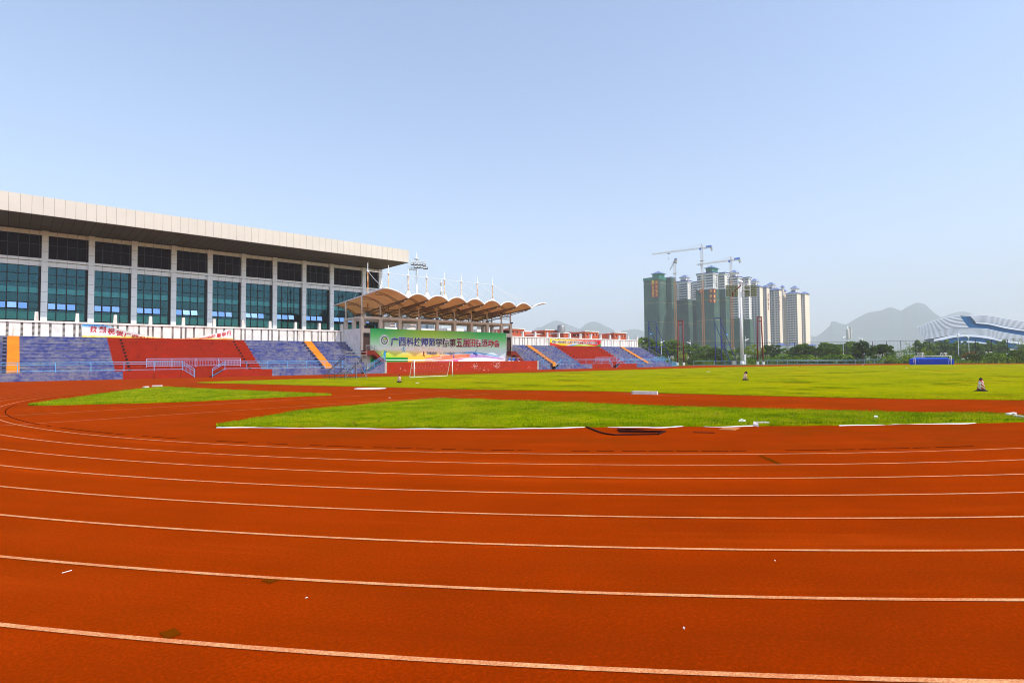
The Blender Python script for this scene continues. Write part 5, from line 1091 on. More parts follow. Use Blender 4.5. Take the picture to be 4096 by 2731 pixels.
def plant(kind, px, ytop, D, label, cat='tree', name='tree', wide=1., group='trees beyond the fence', v=None):
    p = gD(px, D); h = atD(px, ytop, D).z; s = h/PH[kind]; lst = PR[kind]; me, tm_ = lst[(v if v is not None else random.randrange(99)) % len(lst)]
    t = thing(name, label, cat, p, group); t.scale = (s*wide, s*wide, s); t.rotation_euler = (0, 0, random.uniform(0, 6.28))
    for n_, m_ in (('crown', me), ('trunk', tm_)): o = bpy.data.objects.new(n_, m_); COL.objects.link(o); o.parent = t
    return t
ORD = ['first', 'second', 'third', 'fourth', 'fifth', 'sixth', 'seventh', 'eighth', 'ninth', 'tenth', 'eleventh', 'twelfth', 'thirteenth', 'fourteenth', 'fifteenth', 'sixteenth', 'seventeenth', 'eighteenth', 'nineteenth', 'twentieth', 'twenty-first', 'twenty-second', 'twenty-third', 'twenty-fourth', 'twenty-fifth', 'twenty-sixth', 'twenty-seventh', 'twenty-eighth']
# background row of slender trees, left to right
row = [(2562, 1360), (2582, 1352), (2602, 1360), (2622, 1368), (2648, 1372), (2668, 1366), (2690, 1362), (2712, 1368), (2738, 1376), (2760, 1382), (2784, 1378), (2806, 1386), (2828, 1382), (2870, 1392), (2900, 1398), (2932, 1396), (2964, 1390), (2990, 1398)]
for i, (px, y) in enumerate(row): plant('tall', px, y, random.uniform(262, 300), 'slender green tree between the far stand and the floodlight, %s from the left' % ORD[i], wide=1.6)
row = [(3180, 1392), (3212, 1372), (3296, 1372), (3316, 1376), (3336, 1378), (3356, 1380), (3380, 1374), (3402, 1368), (3424, 1384), (3506, 1396), (3560, 1400), (3136, 1394)]
for i, (px, y) in enumerate(sorted(row)): plant('tall', px, y, random.uniform(285, 330), 'slender green tree behind the dark round trees below the cream towers, %s from the left' % ORD[i], wide=1.7)
near = [('dark', 2863, 1391, 216, 1.25, 'round leafy tree in front of the fence just left of the tall floodlight'), ('lime', 2728, 1404, 232, 1., 'small bright green tree behind the first red frame'), ('dark', 2812, 1420, 234, 1.1, 'low dark tree left of the round leafy tree'), ('lime', 3018, 1378, 246, 1.15, 'yellow green tree left of the second red frame'), ('dark', 3084, 1376, 250, 1.25, 'dark round tree right of the second red frame'), ('dark', 3206, 1376, 246, 1.15, 'dark round tree below the rightmost cream tower, left of a pair'), ('dark', 3262, 1380, 244, 1.2, 'dark round tree below the rightmost cream tower, right of a pair'), ('dark', 3328, 1386, 238, 1.25, 'very dark tree just left of the cylinder mast'), ('dark', 3453, 1366, 226, 1.1, 'tall dark leafy tree nearest the fence right of the cylinder mast'), ('flat', 3530, 1374, 236, 1., 'flat topped dark tree right of the tall dark leafy tree'), ('thin', 3640, 1368, 262, .8, 'thin sparse yellow green tree left of the arena trees'), ('lime', 3704, 1390, 266, .8, 'lime green tree behind the distant goal'), ('dark', 3795, 1402, 268, 1., 'low dark tree behind the right end of the blue mats'), ('rust', 3880, 1402, 236, 1., 'rust tinged shrubby tree right of the small barrier'), ('dark', 4068, 1396, 232, 1.35, 'dark tree at the right frame edge'), ('thin', 4075, 1352, 300, .8, 'thin sparse tree against the arena at the right frame edge'), ('dark', 3170, 1396, 262, 1., 'dark tree below the gap between the cream towers')]
for kd, px, y, D, wd, l in near: plant(kd, px, y, D, l, wide=wd)
row = [(3675, 1360), (3708, 1354), (3728, 1362), (3748, 1366), (3764, 1356), (3784, 1358), (3803, 1362), (3822, 1364), (3848, 1364), (3867, 1364), (3885, 1362), (3906, 1358), (3926, 1370), (3944, 1362), (3962, 1360), (3984, 1364), (4012, 1360), (3694, 1380), (3858, 1386), (4000, 1385), (4090, 1378)]
for i, (px, y) in enumerate(sorted(row)): plant('blue', px, y, random.uniform(345, 390), 'tall round headed tree in the row before the arena, %s from the left' % ORD[i], wide=1.1)
row = [(2600, 1428), (2640, 1426), (2700, 1432), (2768, 1430), (2800, 1436), (2846, 1434), (2920, 1430), (2955, 1420), (3000, 1432), (3020, 1426), (3075, 1424), (3110, 1418), (3150, 1420), (3180, 1424), (3235, 1422), (3290, 1424), (3345, 1420), (3390, 1420), (3412, 1424), (3490, 1424), (3560, 1424), (3622, 1422), (3660, 1420), (3745, 1420)]
for i, (px, y) in enumerate(row): plant('bush' if i % 3 else 'dbush', px, y, random.uniform(224, 240), 'leafy bush behind the low far railing, %s from the left' % ORD[i], 'bush', 'bush', 1.5, 'bushes behind the low railing')
row = [(3800, 1422), (3830, 1418), (3925, 1412), (3950, 1414), (3985, 1413), (4010, 1414), (4035, 1412), (3905, 1422), (4060, 1416), (4085, 1414)]
for i, (px, y) in enumerate(sorted(row)): plant('dbush' if i % 2 else 'bush', px, y, random.uniform(230, 246), 'rounded bush behind the low railing right of the blue mats, %s from the left' % ORD[i], 'bush', 'bush', 1.3, 'bushes behind the low railing')
# far-off wood that reads as one mass
fw_ = []
for i in range(90): px = random.uniform(3480, 4150) if i < 60 else random.uniform(2540, 3480); D = random.uniform(600, 900); p = gD(px, D); fw_.append((p, random.uniform(7, 12)))
V = []
for p, h in fw_:
    c = crown_mesh(random.randrange(9999), h*.6, h*.5, h*.55, 10, 18, h*.07, 1., 0, .4); V.append(c+np.array([p.x, p.y, 0]))
V = np.concatenate(V); me = bpy.data.meshes.new('distant_wood'); me.from_pydata(V.tolist(), [], [(4*i, 4*i+1, 4*i+2, 4*i+3) for i in range(len(V)//4)]); me.materials.append(M['leaf_blue']); o = bpy.data.objects.new('distant_wood', me); COL.objects.link(o); tag(o, 'hazy far-off wood between the fence and the hills', 'wood', kind='stuff')
# undergrowth strip behind the railing
V = []; r5 = np.random.default_rng(5)
for i in range(9000):
    px = r5.uniform(2560, 4200); D = r5.uniform(226, 262); p = gD(px, D); s = r5.uniform(.15, .4); h = r5.uniform(.4, 1.5); a = r5.uniform(0, 6.28); dx, dy = math.cos(a)*s, math.sin(a)*s; V += [(p.x-dx, p.y-dy, 0), (p.x+dx, p.y+dy, 0), (p.x+dx*.4+r5.uniform(-.3, .3), p.y+dy*.4, h)]
me = bpy.data.meshes.new('undergrowth'); me.from_pydata(V, [], [(3*i, 3*i+1, 3*i+2) for i in range(len(V)//3)]); me.materials.append(M['leaf_mid']); o = bpy.data.objects.new('undergrowth', me); COL.objects.link(o); tag(o, 'rough undergrowth behind the far railing', 'undergrowth', kind='stuff')
# ================================================================ apartment towers
def mat_net():
    k = NT('green_scaffold_net'); g = k.n('ShaderNodeNewGeometry'); k.tc = g; sx = k.n('ShaderNodeSeparateXYZ'); k.l(g.outputs['Position'], sx.inputs[0])
    fl = k.math('FRACT', k.math('DIVIDE', sx.outputs[2], 3.)); line = k.math('LESS_THAN', fl, .12); a = k.noise(.1, 5, .6, (1, 1, .6)); b = k.noise(.5, 4, .6, (1, 1, .2))
    c = k.ramp(k.math('ADD', k.math('MULTIPLY', a, .6), k.math('MULTIPLY', b, .4)), [(.3, C(56, 84, 80)), (.5, C(72, 100, 90)), (.7, C(94, 118, 100))]); c = k.mix(k.math('MULTIPLY', line, .3), c, C(66, 96, 84))
    l2 = k.math('LESS_THAN', k.math('FRACT', k.math('DIVIDE', sx.outputs[2], 24.)), .018); c = k.mix(k.math('MULTIPLY', l2, .6), c, C(196, 166, 96)); k.base(c); return k.fin(.9, .1)
M['net_green'] = mat_net(); M['net_bright'] = plain('bright_green_net', C(60, 132, 112), .9, .1, .2, .4)
M['tower_white'] = plain('tower_white_render', C(234, 230, 226), .8, .2, .03, .1); M['tower_cream'] = plain('tower_cream_render', C(246, 226, 204), .8, .2, .03, .1); M['tower_grey'] = plain('tower_grey_render', C(206, 200, 198), .8, .2, .04, .1)
M['roof_blue'] = plain('blue_roof_tile', C(112, 128, 180), .6, .3, .08, .5); M['trim_blue'] = plain('navy_trim', C(70, 84, 150), .7); M['tower_win'] = plain('tower_window', C(62, 74, 96), .3, .5, .3, .3); M['sign_red'] = plain('red_sign_sheet', C(196, 34, 40), .7); M['sign_gold'] = plain('gold_letter', C(240, 206, 70), .6); M['sign_maroon'] = plain('maroon_letter', C(130, 50, 60), .7)
_wm = {}
def win_mesh(key):
    if key not in _wm:
        fx, w_, h_ = key; mb = MB()
        if fx == 'X': mb.box(-.12, .12, -w_/2, w_/2, -h_/2, h_/2)
        else: mb.box(-w_/2, w_/2, -.12, .12, -h_/2, h_/2)
        o = mb.build('window', 'tower_win'); _wm[key] = o.data; bpy.data.objects.remove(o)
    return _wm[key]
def place_windows(t, wins):
    wins.sort(key=lambda q: -q[1][1]*q[1][2]*(.84 if q[1][0] == 'X' else .55)); rest = MB()
    for c, key in wins[:98]:
        o = bpy.data.objects.new('window', win_mesh(key)); COL.objects.link(o); o.parent = t; o.location = Vector(c)-t.location
    for c, (fx, w_, h_) in wins[98:]:
        if fx == 'X': rest.box(c[0]-.12, c[0]+.12, c[1]-w_/2, c[1]+w_/2, c[2]-h_/2, c[2]+h_/2)
        else: rest.box(c[0]-w_/2, c[0]+w_/2, c[1]-.12, c[1]+.12, c[2]-h_/2, c[2]+h_/2)
    if rest.v: tag(rest.build('smaller_windows', 'tower_win', t), kind='stuff')
def wing(t, pl, pc, pr, yt, D, ynet=None, style='white', wins=None, cols=((.12, .2), (.38, .13), (.62, .3), (.88, .14)), rcols=((.75, .25),), roof='flat', pitch=3.0, hips=True):
    c = atD(pc, yt, D); ya = onX(pl, yt, c.x).y; xa = onY(pr, yt, c.y).x; z = c.z; w1, w2 = ya-c.y, xa-c.x; zn = atD(pc, ynet, D).z if ynet else 0
    mb = MB(); wallm = {'white': 'tower_white', 'cream': 'tower_grey'}[style]; mb.box(c.x, xa, c.y, ya, 0, z)
    if style == 'cream': mb.m(1); mb.box(c.x+.02, xa-.02, c.y-.12, c.y, 0, z-.3)
    if style == 'white':
        n0 = int(zn/pitch)
        for i in range(n0, int(z/pitch)): mb.box(c.x-.7, c.x, c.y+w1*.5, c.y+w1*.8, i*pitch-.15, i*pitch+.85)
    mb.build('wall', [wallm, 'tower_cream'], t)
    rf_ = MB()
    if roof == 'flat': rf_.box(c.x-.9, xa+.9, c.y-.9, ya+.9, z+.01, z+1.1); rf_.m(1); rf_.box(c.x-1.0, xa+1.0, c.y-1.0, ya+1.0, z+1.1, z+2.3); rf_.build('cornice', ['tower_white', 'trim_blue'], t)
    else:
        v = [(c.x-1.3, c.y-1.3, z), (xa+1.3, c.y-1.3, z), (xa+1.3, ya+1.3, z), (c.x-1.3, ya+1.3, z), (c.x+w2*.3, c.y+w1*.3, z+2.8), (xa-w2*.3, c.y+w1*.3, z+2.8), (xa-w2*.3, ya-w1*.3, z+2.8), (c.x+w2*.3, ya-w1*.3, z+2.8)]
        rf_.add(v, [(3, 2, 1, 0), (0, 1, 5, 4), (1, 2, 6, 5), (2, 3, 7, 6), (3, 0, 4, 7), (4, 5, 6, 7)]); rf_.build('roof', 'roof_blue', t)
    if ynet:
        nm = MB(); g = 1.1; nm.box(c.x-g, xa+g, c.y-g, ya+g, 0, min(zn, z+2.6)); nm.build('scaffold_net', 'net_green', t)
    if wins is not None:
        i = 1
        while i*pitch < z-1.5:
            zc = i*pitch+1.4; i += 1
            if zc-1 < zn or zc < 18: continue
            for f, wd in cols: wins.append(((c.x, c.y+w1*(1-f), zc), ('X', round(w1*wd, 1), 1.55)))
            for f, wd in rcols: wins.append(((c.x+w2*f, c.y-(.12 if style == 'cream' else 0), zc), ('Y', round(w2*wd, 1), 1.4)))
    return c, xa, ya, z
def penthouse(t, pl, pc, pr, yt, D, base, mat='tower_white', roof='roof_blue', netted=False):
    c = atD(pc, yt, D); ya = onX(pl, yt, c.x).y; xa = onY(pr, yt, c.y).x; z = c.z; mb = MB(); mb.box(c.x, xa, c.y, ya, base, z); w1, w2 = ya-c.y, xa-c.x
    mb.m(1)
    for f in (.3, .55, .8): mb.box(c.x-.1, c.x+.1, c.y+w1*f-.7, c.y+w1*f+.7, z-4.5, z-2.4)
    for f in (.35, .65): mb.box(c.x+w2*f-.6, c.x+w2*f+.6, c.y-.1, c.y+.1, z-4.5, z-2.4)
    mb.build('penthouse', [mat, 'tower_win'], t); h = MB(); e = 1.4; m = ((c.x+xa)/2, (c.y+ya)/2, z+4.2)
    h.box(c.x-e, xa+e, c.y-e, ya+e, z, z+.5); h.m(1); h.add([(c.x-e, c.y-e, z+.5), (xa+e, c.y-e, z+.5), (xa+e, ya+e, z+.5), (c.x-e, ya+e, z+.5), m], [(0, 1, 4), (1, 2, 4), (2, 3, 4), (3, 0, 4)]); h.build('penthouse_roof', [mat, roof], t)
def tower(label, base): return thing('apartment_tower', label, 'tower block', base, 'apartment towers beyond the trees')
def vsign(t, plane_x, pl, pr, ytop, ybot, D, chars, gold='sign_gold', backing=True, face='X', yv=None):
    if face == 'X':
        a, b = onX(pl, ytop, plane_x), onX(pr, ytop, plane_x); z1 = a.z; z0 = onX(pl, ybot, plane_x).z
        s = MB()
        if backing: s.box(plane_x-.3, plane_x-.1, b.y, a.y, z0, z1); so_ = s.build('hanging_sign', 'sign_red', t)
        m = MB(); n = len(chars); h = (z1-z0)/n; w_ = a.y-b.y
        for i, ch in enumerate(chars): put_text(m, ch, (plane_x-.34, a.y-w_*.12, z1-h*(i+1)+h*.12), (0, -1, 0), UPZ, h*.74, w_*.76, .02)
        m.build('sign_lettering', gold, so_ if backing else t)
    else:
        a, b = onY(pl, ytop, yv), onY(pr, ytop, yv); z1 = a.z; z0 = onY(pl, ybot, yv).z; s = MB()
        if backing: s.box(a.x, b.x, yv-.3, yv-.1, z0, z1); so_ = s.build('hanging_sign', 'sign_red', t)
        m = MB(); n = len(chars); h = (z1-z0)/n; w_ = b.x-a.x
        for i, ch in enumerate(chars): put_text(m, ch, (a.x+w_*.12, yv-.34, z1-h*(i+1)+h*.14), UPX, UPZ, h*.70, w_*.76, .02)
        m.build('sign_lettering', gold, so_ if backing else t)
t = tower('leftmost tower block, wrapped entirely in green scaffold net with two red hanging signs', gD(2633, 700))
c, xa, ya, z = wing(t, 2579, 2633, 2658, 1115, 700, 1112); wing(t, 2657, 2684, 2699, 1115, 712, 1112); vsign(t, c.x-1.1, 2606, 2618, 1122, 1190, 700, '一口价35万'); vsign(t, c.x-1.1, 2620.5, 2632, 1121, 1189, 700, '首付2万')
penthouse(t, 2609, 2637, 2658, 1094, 702, z, 'net_bright', 'roof_blue'); nb = MB(); nb.box(c.x-1.5, xa+1.5, c.y-1.5, ya+1.5, z-.5, z+2.6); nb.build('net_top', 'net_bright', t)
t = tower('white tower block with green netted lower half and small pyramid roof, behind the left crane', gD(2750, 735)); wn = []
c, xa, ya, z = wing(t, 2697, 2750, 2763, 1128, 735, 1197, wins=wn, cols=((.1, .2), (.55, .42), (.86, .2))); wing(t, 2762, 2800, 2812, 1131, 750, 1199, wins=wn, cols=((.12, .14), (.32, .08), (.5, .24), (.72, .26))); penthouse(t, 2721, 2744, 2758, 1109, 737, z); place_windows(t, wn)
t = tower('tallest tower block with a green netted penthouse and red character signs, behind the tallest crane', gD(2852, 690)); wn = []
c, xa, ya, z = wing(t, 2788, 2852, 2870, 1095, 690, 1155, wins=wn, cols=((.16, .3), (.44, .1), (.7, .32), (.92, .1))); wing(t, 2870, 2898, 2915, 1096, 706, 1156, wins=wn, cols=((.2, .14), (.45, .3), (.8, .3))); place_windows(t, wn)
penthouse(t, 2823, 2847, 2871, 1071, 692, z, 'net_bright', 'roof_blue')
xs_ = c.x-1.1; vsign(t, xs_, 2798, 2811, 1158, 1172.5, 690, '万')
for y, ch in ((1157, '林'), (1177, '春'), (1196, '天')): vsign(t, xs_, 2838, 2850.5, y, y+14, 690, ch); vsign(t, 0, 2853.5, 2861, y, y+14, 690, ch, face='Y', yv=c.y-1.1)
t = tower('white tower block with net only at its foot, behind the tall floodlight and right crane', gD(2952, 712)); wn = []
c, xa, ya, z = wing(t, 2914, 2952, 2966, 1112, 712, 1272, wins=wn, cols=((.3, .5), (.74, .34))); wing(t, 2966, 2994, 3004, 1115, 722, 1276, wins=wn, cols=((.14, .1), (.32, .08), (.56, .24), (.82, .24))); penthouse(t, 2918, 2943, 2957, 1090, 714, z); place_windows(t, wn)
t = tower('finished cream tower block with blue roofs and maroon lettering, left of the finished three', gD(3038, 742)); wn = []
c, xa, ya, z = wing(t, 3002, 3038, 3050, 1146, 742, None, 'cream', wn, ((.16, .26), (.52, .16), (.84, .16)), (), 'hip', 2.93); b2 = wing(t, 3050, 3066, 3077, 1148, 752, None, 'cream', wn, ((.7, .34), (.12, .1)), (), 'hip', 2.93); penthouse(t, 3003, 3024, 3034, 1125, 744, z); place_windows(t, wn); vsign(t, 0, 3068.5, 3075, 1172, 1242, 752, '万林春天', 'sign_maroon', False, 'Y', b2[0].y-.15)
t = tower('finished cream tower block with blue roofs, middle of the finished three', gD(3116, 762)); wn = []
c, xa, ya, z = wing(t, 3077, 3116, 3126, 1158, 762, None, 'cream', wn, ((.1, .12), (.34, .2), (.68, .14), (.88, .14)), (), 'hip', 2.93); wing(t, 3125, 3130, 3136, 1149, 776, None, 'cream', wn, (), ((.35, .3),), 'hip', 2.93); wing(t, 3135, 3137, 3143, 1164, 784, None, 'cream', wn, (), (), 'hip', 2.93); penthouse(t, 3068, 3090, 3102, 1139, 766, z); place_windows(t, wn)
m = MB()
for i, ch in enumerate('地产'): q = onY(3117.5, 1228+17*i, c.y-.15); put_text(m, ch, (q.x, q.y-.1, q.z), UPX, UPZ, 3.6, 2.3, .02)
for i in range(2): q = onY(3117.8, 1190+18*i, c.y-.15); m.box(q.x, q.x+2, q.y-.1, q.y-.02, q.z, q.z+.7); m.box(q.x+.6, q.x+1.3, q.y-.1, q.y-.02, q.z-1.6, q.z+1.8)
m.build('wall_lettering', 'sign_maroon', t)
t = tower('finished cream tower block with blue roofs, rightmost of all the towers', gD(3187, 772)); wn = []
c, xa, ya, z = wing(t, 3143, 3187, 3203, 1172, 772, None, 'cream', wn, ((.06, .08), (.25, .2), (.5, .2), (.72, .12), (.9, .12)), (), 'hip', 2.93); wing(t, 3203, 3219, 3236, 1174, 784, None, 'cream', wn, ((.72, .34), (.16, .1)), (), 'hip', 2.93); penthouse(t, 3164, 3183, 3196, 1153, 776, z); place_windows(t, wn)
# ---------------------------------------------------------------- tower cranes
M['crane_orange'] = plain('rusty_orange_crane_paint', C(206, 128, 62), .6, .3, .15, .3); M['crane_pale'] = plain('pale_crane_paint', C(206, 190, 178), .6, .3, .1, .3); M['crane_blue'] = plain('blue_crane_cabinet', C(48, 104, 196), .6)
def lattice(mb, p, q, w0, w1, n, r):
    p, q = Vector(p), Vector(q); d = (q-p).normalized(); a = d.orthogonal().normalized(); b = d.cross(a); cs = []
    for k in range(n+1):
        t = k/n; c = p.lerp(q, t); w_ = (w0+(w1-w0)*t)/2; cs.append([c+a*w_*i+b*w_*j for i, j in ((-1, -1), (1, -1), (1, 1), (-1, 1))])
    for i in range(4):
        mb.tube(cs[0][i], cs[-1][i], r*1.5, 4)
        for k in range(n): mb.tube(cs[k][i], cs[k+1][(i+1) % 4], r, 3, caps=False)
def crane(label, px, D, ytop, yapex, jib, cj, hook=None, split=.6):
    b = gD(px, D); z = atD(px, ytop, D).z; za = atD(px, yapex, D).z; k = D/FPX; t = thing('tower_crane', label, 'crane', b, 'tower cranes over the building site'); U = Vector((0, 0, 1)); T = b+U*z
    m1 = MB(); lattice(m1, b, b+U*z*split, 2.1, 2.1, int(z*split/2.2), .09); m1.build('lower_mast', 'crane_orange', t)
    m2 = MB(); lattice(m2, b+U*z*split, T, 2.0, 2.0, int(z*(1-split)/2.2), .09); m2.obox(b+U*(z-14), UA, 1.9, 1.9, .25); m2.build('upper_mast', 'crane_pale', t)
    h = MB(); A_ = b+U*za; lattice(h, T, A_, 1.9, .5, 5, .13); h.build('tower_head', 'crane_pale', t)
    J = T+Vector(jib); jm = MB(); lattice(jm, T+U*.6, J, 1.5, .9, 26, .075); jm.build('jib', 'crane_pale', t)
    Q = T+Vector(cj); cm = MB(); lattice(cm, T+U*.3, Q, 1.4, 1.2, 8, .08); cj_ = cm.build('counter_jib', 'crane_pale', t)
    w_ = MB(); dcj = (Q-T).normalized(); w_.obox(Q-U*1.6, dcj, .8, .8, 2.6); w_.build('counterweight', 'grey_concrete', t); bb = MB(); bb.obox(T+(Q-T)*.72+U*1.4, dcj, 4.2*.7, 1., 1.0); bb.build('winch_housing', 'crane_blue', t)
    cb_ = MB(); cb_.obox(T+(J-T).normalized()*2-WA*1.4-U*.4, UA, .9, .9, 1.1); cb_.build('cab', 'crane_blue', t)
    ln = MB(); ln.tube(A_, T+(J-T)*.68+U*.8, .09, 4); ln.tube(A_, T+(J-T)*.3+U*.8, .09, 4); ln.tube(A_, T+(Q-T)*.8+U*.8, .09, 4); ln.build('pendant_line', 'crane_pale', t)
    if hook: p = T+(J-T)*hook[0]; hm = MB(); hm.obox(p-U*1.4, UA, 1.4, .8, .35); hm.tube(p-U*1.4, p-U*hook[1], .06, 4); hm.tube(p-U*hook[1], p-U*(hook[1]+1.6), .5, 6, .15); hm.build('hook', 'fence_dark', t)
    return t
k = 690/FPX
crane('tallest tower crane with a long pale jib pointing left', 2816, 680, 994, 975, UA*(-180*k)+WA*8+Vector((0, 0, -4.5)), UA*37*k+Vector((0, 0, 1.6)), (.66, 7), .72)
crane('smaller tower crane at the right with a jib pointing left and blue housings', 2932, 690, 1043, 1026, UA*(-123*k)+WA*4+Vector((0, 0, -3.4)), UA*33*k+Vector((0, 0, 1.8)), (.86, 4), .8)
crane('left tower crane whose jib points away from the camera', 2706, 695, 1047, 1034, gD(2706, 60)-Vector((UA.x, UA.y, 0))*6, gD(2706, 12)*-1+UA*2, None, .8)
# small gate houses and low roofs among the trees
def gatehouse(label, pl, pr, ye, yt, D, mat='roof_blue', name='gate_house'):
    a, b = gD(pl, D), gD(pr, D); u = (b-a); L = u.length; u.normalize(); z1, z2 = atD(pl, ye, D).z, atD(pl, yt, D).z; t = thing(name, label, 'building', (a+b)/2); dp = WA*L*.7; mb = MB()
    mb.slab([a+u*L*.12, b-u*L*.12, b-u*L*.12+dp*.8, a+u*L*.12+dp*.8], (0, 0, z1)); mb.build('wall', 'tower_white', t); r = MB(); Z1 = Vector((0, 0, z1)); m = (a+b)/2+dp*.4+Vector((0, 0, z2)); P = [a+Z1-dp*.1, b+Z1-dp*.1, b+Z1+dp*.9, a+Z1+dp*.9]; r.add(P+[p-Vector((0, 0, .4)) for p in P]+[m-u*L*.1, m+u*L*.1], [(0, 1, 9, 8), (1, 2, 9), (2, 3, 8, 9), (3, 0, 8), (4, 7, 6, 5), (0, 4, 5, 1), (1, 5, 6, 2), (2, 6, 7, 3), (3, 7, 4, 0)]); r.build('roof', mat, t); w_ = MB()
    for f in (.3, .6): q = a+u*L*f; w_.obox(q+Vector((0, 0, z1*.6))-WA*.05, u, L*.08, .06, z1*.16)
    w_.build('window', 'tower_win', t); return t
gatehouse('small white gate house with blue hip roof below the middle finished tower', 3112, 3148, 1380, 1372, 430); gatehouse('small blue roofed kiosk left of the rightmost tower foot', 3160, 3190, 1378, 1373, 470); gatehouse('low blue roofed building right of the rightmost tower foot', 3236, 3268, 1381, 1375, 520); gatehouse('low white roofed building behind the trees right of the telecom mast', 3403, 3440, 1386, 1380, 520, 'tower_white', 'low_building'); gatehouse('pale low building behind the tall dark tree and the flat topped tree', 3482, 3506, 1376, 1371, 560, 'tower_grey', 'low_building'); gatehouse('long low white roof below the fourth tower', 3086, 3112, 1389, 1385, 440, 'tower_white', 'low_building')

# ================================================================ red brick school blocks behind the far stand
def brick(label, D, pl, pr, ytop, ybase, cols, extra=(), left=None):
    yt = D*.742; t = thing('brick_building', label, 'building', gD((pl+pr)/2, D), 'red brick blocks behind the far stand'); q0 = atD(pl, ybase, D); Y = q0.y; a = onY(pl, ytop, Y); b = onY(pr, ytop, Y); zb = onY(pl, ybase, Y).z; x0, x1, z1 = a.x, b.x, a.z; dp = 7.
    mb = MB(); mb.box(x0-6, x1+8, Y+.6, Y+14, 0, zb-.4); mb.box(x0, x1, Y, Y+dp, zb-3.5, zb+(z1-zb)*.44); mb.build('wall', 'red_brick', t)
    pg = MB(); n = cols; w_ = .6
    for yy in (Y, Y+dp-w_):
        for i in range(n+1): x = x0+(x1-x0-w_)*i/n; pg.box(x, x+w_, yy, yy+w_, zb+(z1-zb)*.44, z1-1.0)
    pg.box(x0, x1, Y, Y+.7, z1-1.0, z1-.3); pg.box(x0, x1, Y+dp-.7, Y+dp, z1-1.0, z1-.3); pg.box(x0, x0+.7, Y+.7, Y+dp-.7, z1-1.0, z1-.3); pg.box(x1-.7, x1, Y+.7, Y+dp-.7, z1-1.0, z1-.3); pg.build('roof_pergola', 'red_brick', t)
    tr = MB(); tr.box(x0-.3, x1+.3, Y-.25, Y+dp+.25, z1-.3, z1+.0); tr.box(x0-6.1, x0-.35, Y+.4, Y+14, zb-.4, zb-.05); tr.box(x1+.35, x1+8.1, Y+.4, Y+14, zb-.4, zb-.05); tr.build('roof_trim', 'brick_trim', t)
    for e0, e1, yt_, yb_ in extra:
        m = MB(); p, q = onY(e0, yt_, Y+2), onY(e1, yt_, Y+2); zz = onY(e0, yb_, Y+2).z; m.box(p.x, q.x, Y+2, Y+8, zz-3, p.z-.25); m.build('stair_house', 'red_brick', t); m = MB(); m.box(p.x-.2, q.x+.2, Y+1.8, Y+8.2, p.z-.25, p.z+.08); m.build('roof_trim', 'brick_trim', t)
    return t
brick('red brick block just right of the pavilion with a three bay roof frame', 200, 2036, 2097, 1311, 1345, 3, ((2098, 2126, 1324, 1340), (2018, 2036, 1313, 1340)))
brick('red brick block with a four bay roof frame below the first hill', 206, 2180, 2240, 1317, 1352, 4, ((2170, 2180, 1322, 1350), (2140, 2168, 1335, 1352)))
brick('red brick block with a long roof frame and a round tank', 206, 2340, 2392, 1323, 1356, 4, ((2254, 2276, 1330, 1350),)); 
brick('red brick block at the far right end behind the stand wall', 214, 2457, 2505, 1328, 1361, 4, ((2438, 2457, 1331, 1360),))
b = atD(2280, 1335, 206); t = thing('roof_terrace', 'long open brick roof frame joining the round tank to the block', 'building', gD(2300, 206)); mb = MB(); a1, a2 = onY(2282, 1325, b.y+3), onY(2338, 1325, b.y+3); mb.box(a1.x, a2.x, b.y+3, b.y+3.8, a1.z-.9, a1.z); mb.box(a1.x, a2.x, b.y+8, b.y+8.8, a1.z-.9, a1.z)
for f in (0, .12, .24, .97): x = a1.x+(a2.x-a1.x)*f; mb.box(x, x+.9, b.y+3.05, b.y+3.75, 0, a1.z-.9)
mb.box(a1.x-8, a2.x, b.y+2, b.y+14, 0, a1.z-5.2); mb.build('roof_frame', 'red_brick', t); tk = MB(); p = atD(2277, 1329, 206); tk.lathe((p.x, p.y+4, 0), [(1.5, p.z-3.5), (1.55, p.z+2.4), (1.2, p.z+2.9)], 12); tk.build('water_tank', 'steel', t)
# brick blocks and far flats glimpsed between the pavilion columns
for i, (pl, pr, yt_, D, lab) in enumerate(((1530, 1612, 1308, 190, 'low red brick block with white parapet glimpsed behind the left pavilion columns'), (1630, 1745, 1312, 186, 'low red brick block with white parapet glimpsed behind the middle pavilion columns'), (1790, 1850, 1312, 188, 'pale trimmed red brick block glimpsed right of the pavilion centre'), (1908, 1965, 1317, 190, 'red brick block with a steel tank glimpsed behind the right pavilion columns'))):
    a, b = atD(pl, yt_, D), atD(pr, yt_, D); b = onY(pr, yt_, a.y); t = thing('brick_building', lab, 'building', ((a.x+b.x)/2, a.y, 0), 'red brick blocks behind the pavilion'); mb = MB(); mb.box(a.x, b.x, a.y, a.y+12, 0, a.z-.9); mb.build('wall', 'red_brick', t); mb = MB(); mb.box(a.x-.3, b.x+.3, a.y-.3, a.y+12.3, a.z-.9, a.z); mb.build('roof_trim', 'brick_trim', t)
    if i == 3: tk = MB(); p = atD(1922, 1310, D+4); tk.lathe((p.x, p.y, 0), [(1.3, a.z-.5), (1.35, a.z+2.6), (1, a.z+3.2)], 12); tk.build('water_tank', 'steel', t)
M['flat_pink'] = plain('pinkish_flats', C(214, 180, 160), .8); M['flat_blue'] = plain('blue_grey_flats', C(126, 140, 160), .8)
